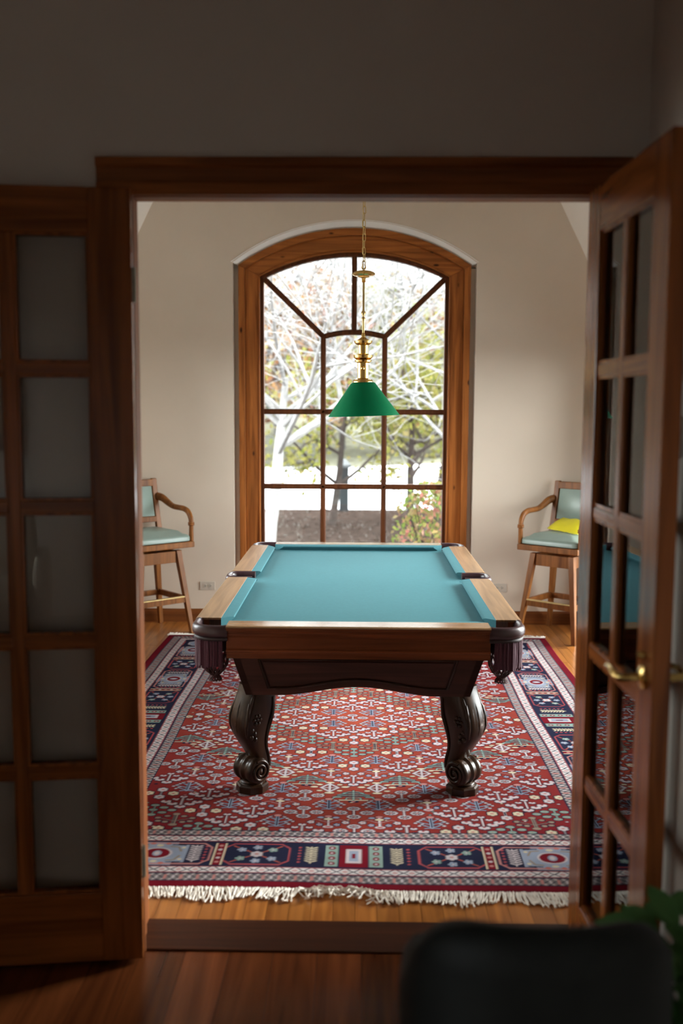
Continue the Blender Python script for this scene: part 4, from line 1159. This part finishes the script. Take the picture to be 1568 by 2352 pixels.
for k in range(44):
    a = rs.uniform(0, 2*math.pi); h = rs.uniform(.38,.66); r = rs.uniform(.03,.11)
    ex_, ey_ = r*math.cos(a), r*math.sin(a)
    if ex_ > .05: ex_ = .05
    b.tube([(.698,1.97,.25),(.698+ex_*.4,1.97+ey_*.4,.25+(h-.25)*.6),(.698+ex_,1.97+ey_,h)], [.004,.003,.002], 5)
    o = None
    if lf is None: o = lf = leaf_m.build('leaf', M['leaf_house'], None, smooth=True); o.parent = pp
    else: o = copy_obj(lf, pp)
    rz = math.atan2(ey_, ex_)-math.pi/2
    if math.sin(rz) < -.45: rz += math.pi          # no leaf grows into the wall
    o.location = (ex_, ey_, h); o.rotation_euler = (rs.uniform(-.7,.3), rs.uniform(-.3,.3), rz); s_ = rs.uniform(.65,.95); o.scale = (s_,s_,s_)
b.build('stems', M['leaf_house'], pp)
th = empty('thermostat', (HXR,2.63,1.655), 'small white thermostat on the hall wall behind the door edge', 'thermostat')
MB().box(HXR-.022,HXR,2.595,2.665,1.60,1.71).build('case', M['white'], th, bevel=.006)
MB().box(HXR-.024,HXR-.020,2.612,2.648,1.66,1.695).build('display', M['slot'], th)
# things behind the viewer that the glazed door mirrors
sp = empty('wall_speaker', (-1.55,HYR,2.75), 'dark loudspeaker high on the wall, mirrored in the glazed door', 'speaker')
MB().box(-1.65,-1.45,HYR+.05,HYR+.22,2.70,3.02).build('cabinet', M['darkmetal'], sp, bevel=.02)
MB().box(-1.59,-1.51,HYR,HYR+.05,2.80,2.90).build('bracket', M['darkmetal'], sp)
pc = empty('framed_picture', (-1.55,HYR,1.4), 'peach print in a dark frame, mirrored in the glazed door', 'picture')
MB().box(-1.80,-1.32,HYR,HYR+.02,1.35,2.1).build('frame', M['darkmetal'], pc, bevel=.004)
MB().box(-1.64,-1.48,HYR+.02,HYR+.026,1.50,1.95).build('print', M['peach'], pc)
ch2 = empty('upholstered_chair', (-1.5,-1.7,0), 'tan upholstered chair mirrored faintly in the glazed door', 'chair')
MB().rbox(-1.80,-1.20,-2.0,-1.4,.18,.46,.06,.03).build('seat', M['armchair'], ch2, smooth=60)
MB().rbox(-1.78,-1.22,-2.10,-1.95,.30,1.0,.05,.0).build('backrest', M['armchair'], ch2, smooth=60)
for s in (-1,1):
    MB().rbox(-1.5+s*.33-.06,-1.5+s*.33+.06,-2.0,-1.42,.18,.64,.04,.0).build('armrest', M['armchair'], ch2, smooth=60)
    for y in (-1.95,-1.45): MB().tube([(-1.5+s*.26,y,0),(-1.5+s*.26,y,.2)], [.018,.025], 8).build('leg', M['stool'], ch2)

# ------------------------------------------------------------------ garden
GZ = -.3
struct('ground', MB().box(-60,60,-40,19.5,GZ-.2,GZ), M['mulch'], 'brown mulch bed strewn with fallen leaves outside the window', 'ground', (0,0,GZ))
struct('reflector', MB().box(XR+.25,14,1.0,9.5,GZ-.15,GZ+.03), M['drive'], 'pale concrete terrace added out of view to bounce light in at the side window', 'reflector', (XR+.25,1,GZ))  # unseen pale slab added to bounce light into the room
struct('reflector_west', MB().box(-14,HXL-.3,1.0,9.5,GZ-.15,GZ+.03), M['drive'], 'pale concrete terrace added out of view to bounce light past the stool side wall', 'reflector', (-14,1,GZ))  # second unseen bounce slab, added on the opposite side
struct('driveway', MB().box(-60,60,19.5,33,GZ-.2,GZ+.01), M['drive'], 'pale driveway crossing behind the garden trees', 'driveway', (0,19.5,GZ))
b = MB(); rows = []
for j in range(15):
    y = 33+j*4; rows.append([(x, y, GZ+.1*j+.06*j*j*.55+.25*math.sin(x*.21+j)) for x in np.linspace(-60,60,31)])
b.loft(rows, cap=False, closed=False)
struct('hillside', b, M['hill'], 'leaf-covered bank rising behind the driveway', 'hillside', (0,33,GZ), smooth=True)
def quads_leaves(b, c, size, rs):
    n = Vector((rs.uniform(-1,1), rs.uniform(-1,1), rs.uniform(-.4,1))).normalized(); u = n.orthogonal().normalized(); v = n.cross(u)
    a = rs.uniform(0,6.28); u, v = u*math.cos(a)+v*math.sin(a), v*math.cos(a)-u*math.sin(a)
    i = len(b.v); s = size*rs.uniform(.6,1.2)
    b.v += [tuple(c-u*s), tuple(c-v*s*.55+n*s*.15), tuple(c+u*s), tuple(c+v*s*.55+n*s*.15)]; b.f.append((i,i+1,i+2,i+3))
lit = MB(); rs = random.Random(31)
for k in range(5200):
    y = 8.6+10.7*rs.random()**.8; x = rs.uniform(-.32,.32)*y*1.4
    quads_leaves(lit, Vector((x,y,GZ+.02)), .035, rs)
o = lit.build('fallen_leaves', M['leaf_litter'], loc=(0,9,GZ)); tag(o, 'tan fallen leaves scattered over the mulch', 'leaves', kind='stuff')

def tree(name, label, base, h, seed, bark, leafm=None, r0=.09, nleaf=6, lsize=.05, depth=4, spread=.75, lean=(0,0), first=.35, group=None, droop=0.0, nb=(5,4,4,3), br=(.45,.68), rmin=.003):
    rs = random.Random(seed); t = empty(name, base, label, 'tree', group); base = Vector(base)
    wood_b = MB(); lv = MB()
    def grow(p, d, ln, r, lev):
        n = 5 if lev < 2 else 4
        pts = [p.copy()]; q = p.copy(); dd = d.copy()
        for k in range(n):
            dd = (dd+Vector((rs.uniform(-1,1), rs.uniform(-1,1), rs.uniform(-.6,.8)-droop*lev))*(.09+.10*lev*.6)).normalized()
            q = q+dd*ln/n; pts.append(q.copy())
        rad = [max(r*(1-.62*k/n), rmin) for k in range(n+1)]
        wood_b.tube(pts, rad, 7 if lev == 0 else 5 if lev == 1 else 4 if lev == 2 else 3, cap=False)
        if lev < depth-1:
            for k in range(nb[min(lev, len(nb)-1)]):
                u = rs.uniform(first if lev == 0 else .25, 1.0); i = min(int(u*n), n-1)
                bp_ = pts[i].lerp(pts[i+1], u*n-i); tgt = (pts[i+1]-pts[i]).normalized()
                side = Vector((rs.uniform(-1,1), rs.uniform(-1,1), rs.uniform(-.25,.55))); side = (side-tgt*side.dot(tgt)).normalized()
                nd = (tgt*(1-spread)+side*spread+Vector((0,0,.12-droop*.5))).normalized()
                grow(bp_, nd, ln*rs.uniform(*br), max(rad[i]*.58,rmin*1.2), lev+1)
        if leafm and lev >= depth-2:
            for k in range(nleaf):
                i = rs.randrange(1, n+1); quads_leaves(lv, pts[i]+Vector((rs.gauss(0,1), rs.gauss(0,1), rs.gauss(0,1)))*lsize*1.6, lsize, rs)
    grow(base, Vector((lean[0], lean[1], 1)).normalized(), h*.62, r0, 0)
    wood_b.build('trunk', bark, t, smooth=60)
    if leafm and lv.f: o = lv.build('foliage', leafm, t); o['kind'] = 'stuff'
    return t
tree('pale_tree', 'bare white-barked tree forking low, nearest outside the leftmost panes', (-1.20,13,GZ), 3.9, 5, M['bark_pale'], None, .105, 0, .05, 5, .64, (.07,-.02), .45, droop=.0, nb=(10,6,4,3), br=(.68,1.0), rmin=.004)
tree('leaning_tree', 'slender brown leaning tree with yellow-green leaves before the driveway', (-.45,17,GZ), 3.9, 11, M['bark'], M['leaf_yellow'], .07, 9, .065, 4, .75, (.16,0), .25, nb=(8,5,4))
tree('garden_tree', 'dark-trunked tree with yellow leaves in front of the white driveway', (.93,17.6,GZ), 3.9, 21, M['bark'], M['leaf_yellow'], .08, 8, .065, 4, .75, (.05,0), .3, nb=(8,5,4))
tree('garden_tree', 'thin dark tree with sparse leaves at the window edge behind the shrub', (1.52,18.8,GZ), 4.6, 22, M['bark'], M['leaf_yellow'], .09, 6, .065, 4, .75, (-.03,0), .3, nb=(7,5,4))
tree('bare_tree', 'bare pale tree standing on the mulch near the shrub side of the window', (1.9,14.2,GZ), 4.8, 44, M['bark_pale'], None, .075, 0, .05, 5, .66, (-.12,0), .35, nb=(9,6,4,3), droop=.0, br=(.62,.95), rmin=.004)
far = [(-5.2,36,8.5,'leaf_orange','orange-leaved tree on the bank beyond the casing side of the window'),(-2.7,35,6.6,'leaf_orange','orange-leaved tree on the bank behind the pale drooping tree'),(-.6,38,10.5,None,'bare grey tree on the bank straight behind the green lamp'),
       (1.6,36,6.4,'leaf_yellow','yellow-leaved tree on the bank behind the dark-trunked garden tree'),(3.6,37,7.0,'leaf_orange','orange-leaved tree on the bank behind the shrub edge of the window'),(-7.6,40,9,'leaf_yellow','yellow-leaved tree far out on the stool side of the bank'),
       (6.0,41,12,None,'bare grey tree on the bank beyond the window edge above the shrub'),(-3.6,44,13,None,'bare grey tree on the bank below the conifers'),(.9,46,8,'leaf_orange','small orange-leaved tree high on the bank behind the lamp'),
       (4.4,47,14,None,'tall bare grey tree on the bank above the yellow packet side'),(-1.4,50,15,None,'tall bare grey tree high on the bank behind the central muntin'),(2.4,54,17,None,'tallest bare grey tree at the back of the bank'),(8.4,45,10,'leaf_orange','orange-leaved tree farthest out beyond the yellow packet side'),(-9.8,47,10,'leaf_orange','orange-leaved tree farthest out beyond the empty stool side')]
for k, (x, y, h, lm, lb) in enumerate(far):
    z = GZ+.1*(y-33)/4+.033*((y-33)/4)**2
    tree('hillside_tree', lb, (x,y,z-.1), h, 100+k, M['bark_far'], M[lm] if lm else None, .13, 8, .15, 4, .72, (random.uniform(-.08,.08),0), .15, group='trees on the far bank', nb=(12,9,6), br=(.5,.75) if lm else (.55,.85), rmin=.006 if lm else .011)
for k, (x, y, h, lb) in enumerate([(-3.9,52,11.5,'nearer hazy green conifer high on the bank'),(-6.3,55,12,'farther taller green conifer high on the bank')]):
    t = empty('evergreen', (x,y,.9), lb, 'tree', 'conifers on the far bank')
    MB().tube([(x,y,.6),(x,y,.6+h)], [.2,.03], 7).build('trunk', M['bark'], t)
    rs = random.Random(200+k); lv = MB()
    for q in range(2600):
        u = rs.random()**.7; a = rs.uniform(0,6.28); r = (1-u)*2.4*rs.random()**.4+.05
        quads_leaves(lv, Vector((x+r*math.cos(a), y+r*math.sin(a), 1.5+u*h*.9-r*.2)), .18, rs)
    o = lv.build('needles', M['leaf_pine'], t); o['kind'] = 'stuff'
def shrub(loc, rx, h, seed, label, n=1500):
    t = empty('shrub', loc, label, 'shrub'); rs = random.Random(seed); lv = MB(); st = MB()
    for q in range(14):
        a = rs.uniform(0,6.28); st.tube([loc, (loc[0]+rx*.5*math.cos(a), loc[1]+rx*.5*math.sin(a), loc[2]+h*.5), (loc[0]+rx*.8*math.cos(a), loc[1]+rx*.8*math.sin(a), loc[2]+h*.85)], [.012,.008,.004], 5)
    for q in range(n):
        a = rs.uniform(0,6.28); u = rs.random(); r = rx*math.sqrt(rs.random())*(.5+1.0*math.sin(math.pi*min(u*.9+.1,1))**.6)*.8
        quads_leaves(lv, Vector((loc[0]+r*math.cos(a), loc[1]+r*math.sin(a), loc[2]+.1+u*h*.95)), .042, rs)
    st.build('stems', M['bark'], t); o = lv.build('foliage', M['leaf_shrub'], t); o['kind'] = 'stuff'
shrub((.86,11,GZ), .42, 1.15, 3, 'green shrub with pink and red leaves close outside the window')
shrub((2.3,12.2,GZ), .5, 1.2, 4, 'green and red shrub beyond the window edge', 1200)
po = empty('driveway_post', (-.275,19.2,GZ), 'short dark post at the edge of the driveway', 'post')
MB().box(-.365,-.185,19.11,19.29,GZ,.55).build('post', M['darkmetal'], po, bevel=.01)
MB().lathe([(.001,.72),(.06,.68),(.14,.60),(.14,.55),(.001,.55)], 4, (-.275,19.2,0)).build('cap', M['darkmetal'], po)
fe = empty('iron_fence', (-3.3,32,GZ), 'dark iron railing beyond the driveway', 'fence')
for z in (GZ+.15, GZ+1.0): MB().box(-7.5,-1.4,31.98,32.02,z,z+.04).build('rail', M['darkmetal'], fe)
b = MB()
for k in range(60): x = -7.45+k*.1; b.box(x-.008,x+.008,31.99,32.01,GZ,GZ+1.1)
o = b.build('pickets', M['darkmetal'], fe); o['kind'] = 'stuff'
for x in (-7.4,-5.4,-3.4,-1.45): MB().box(x-.03,x+.03,31.96,32.04,GZ,GZ+1.2).build('post', M['darkmetal'], fe)
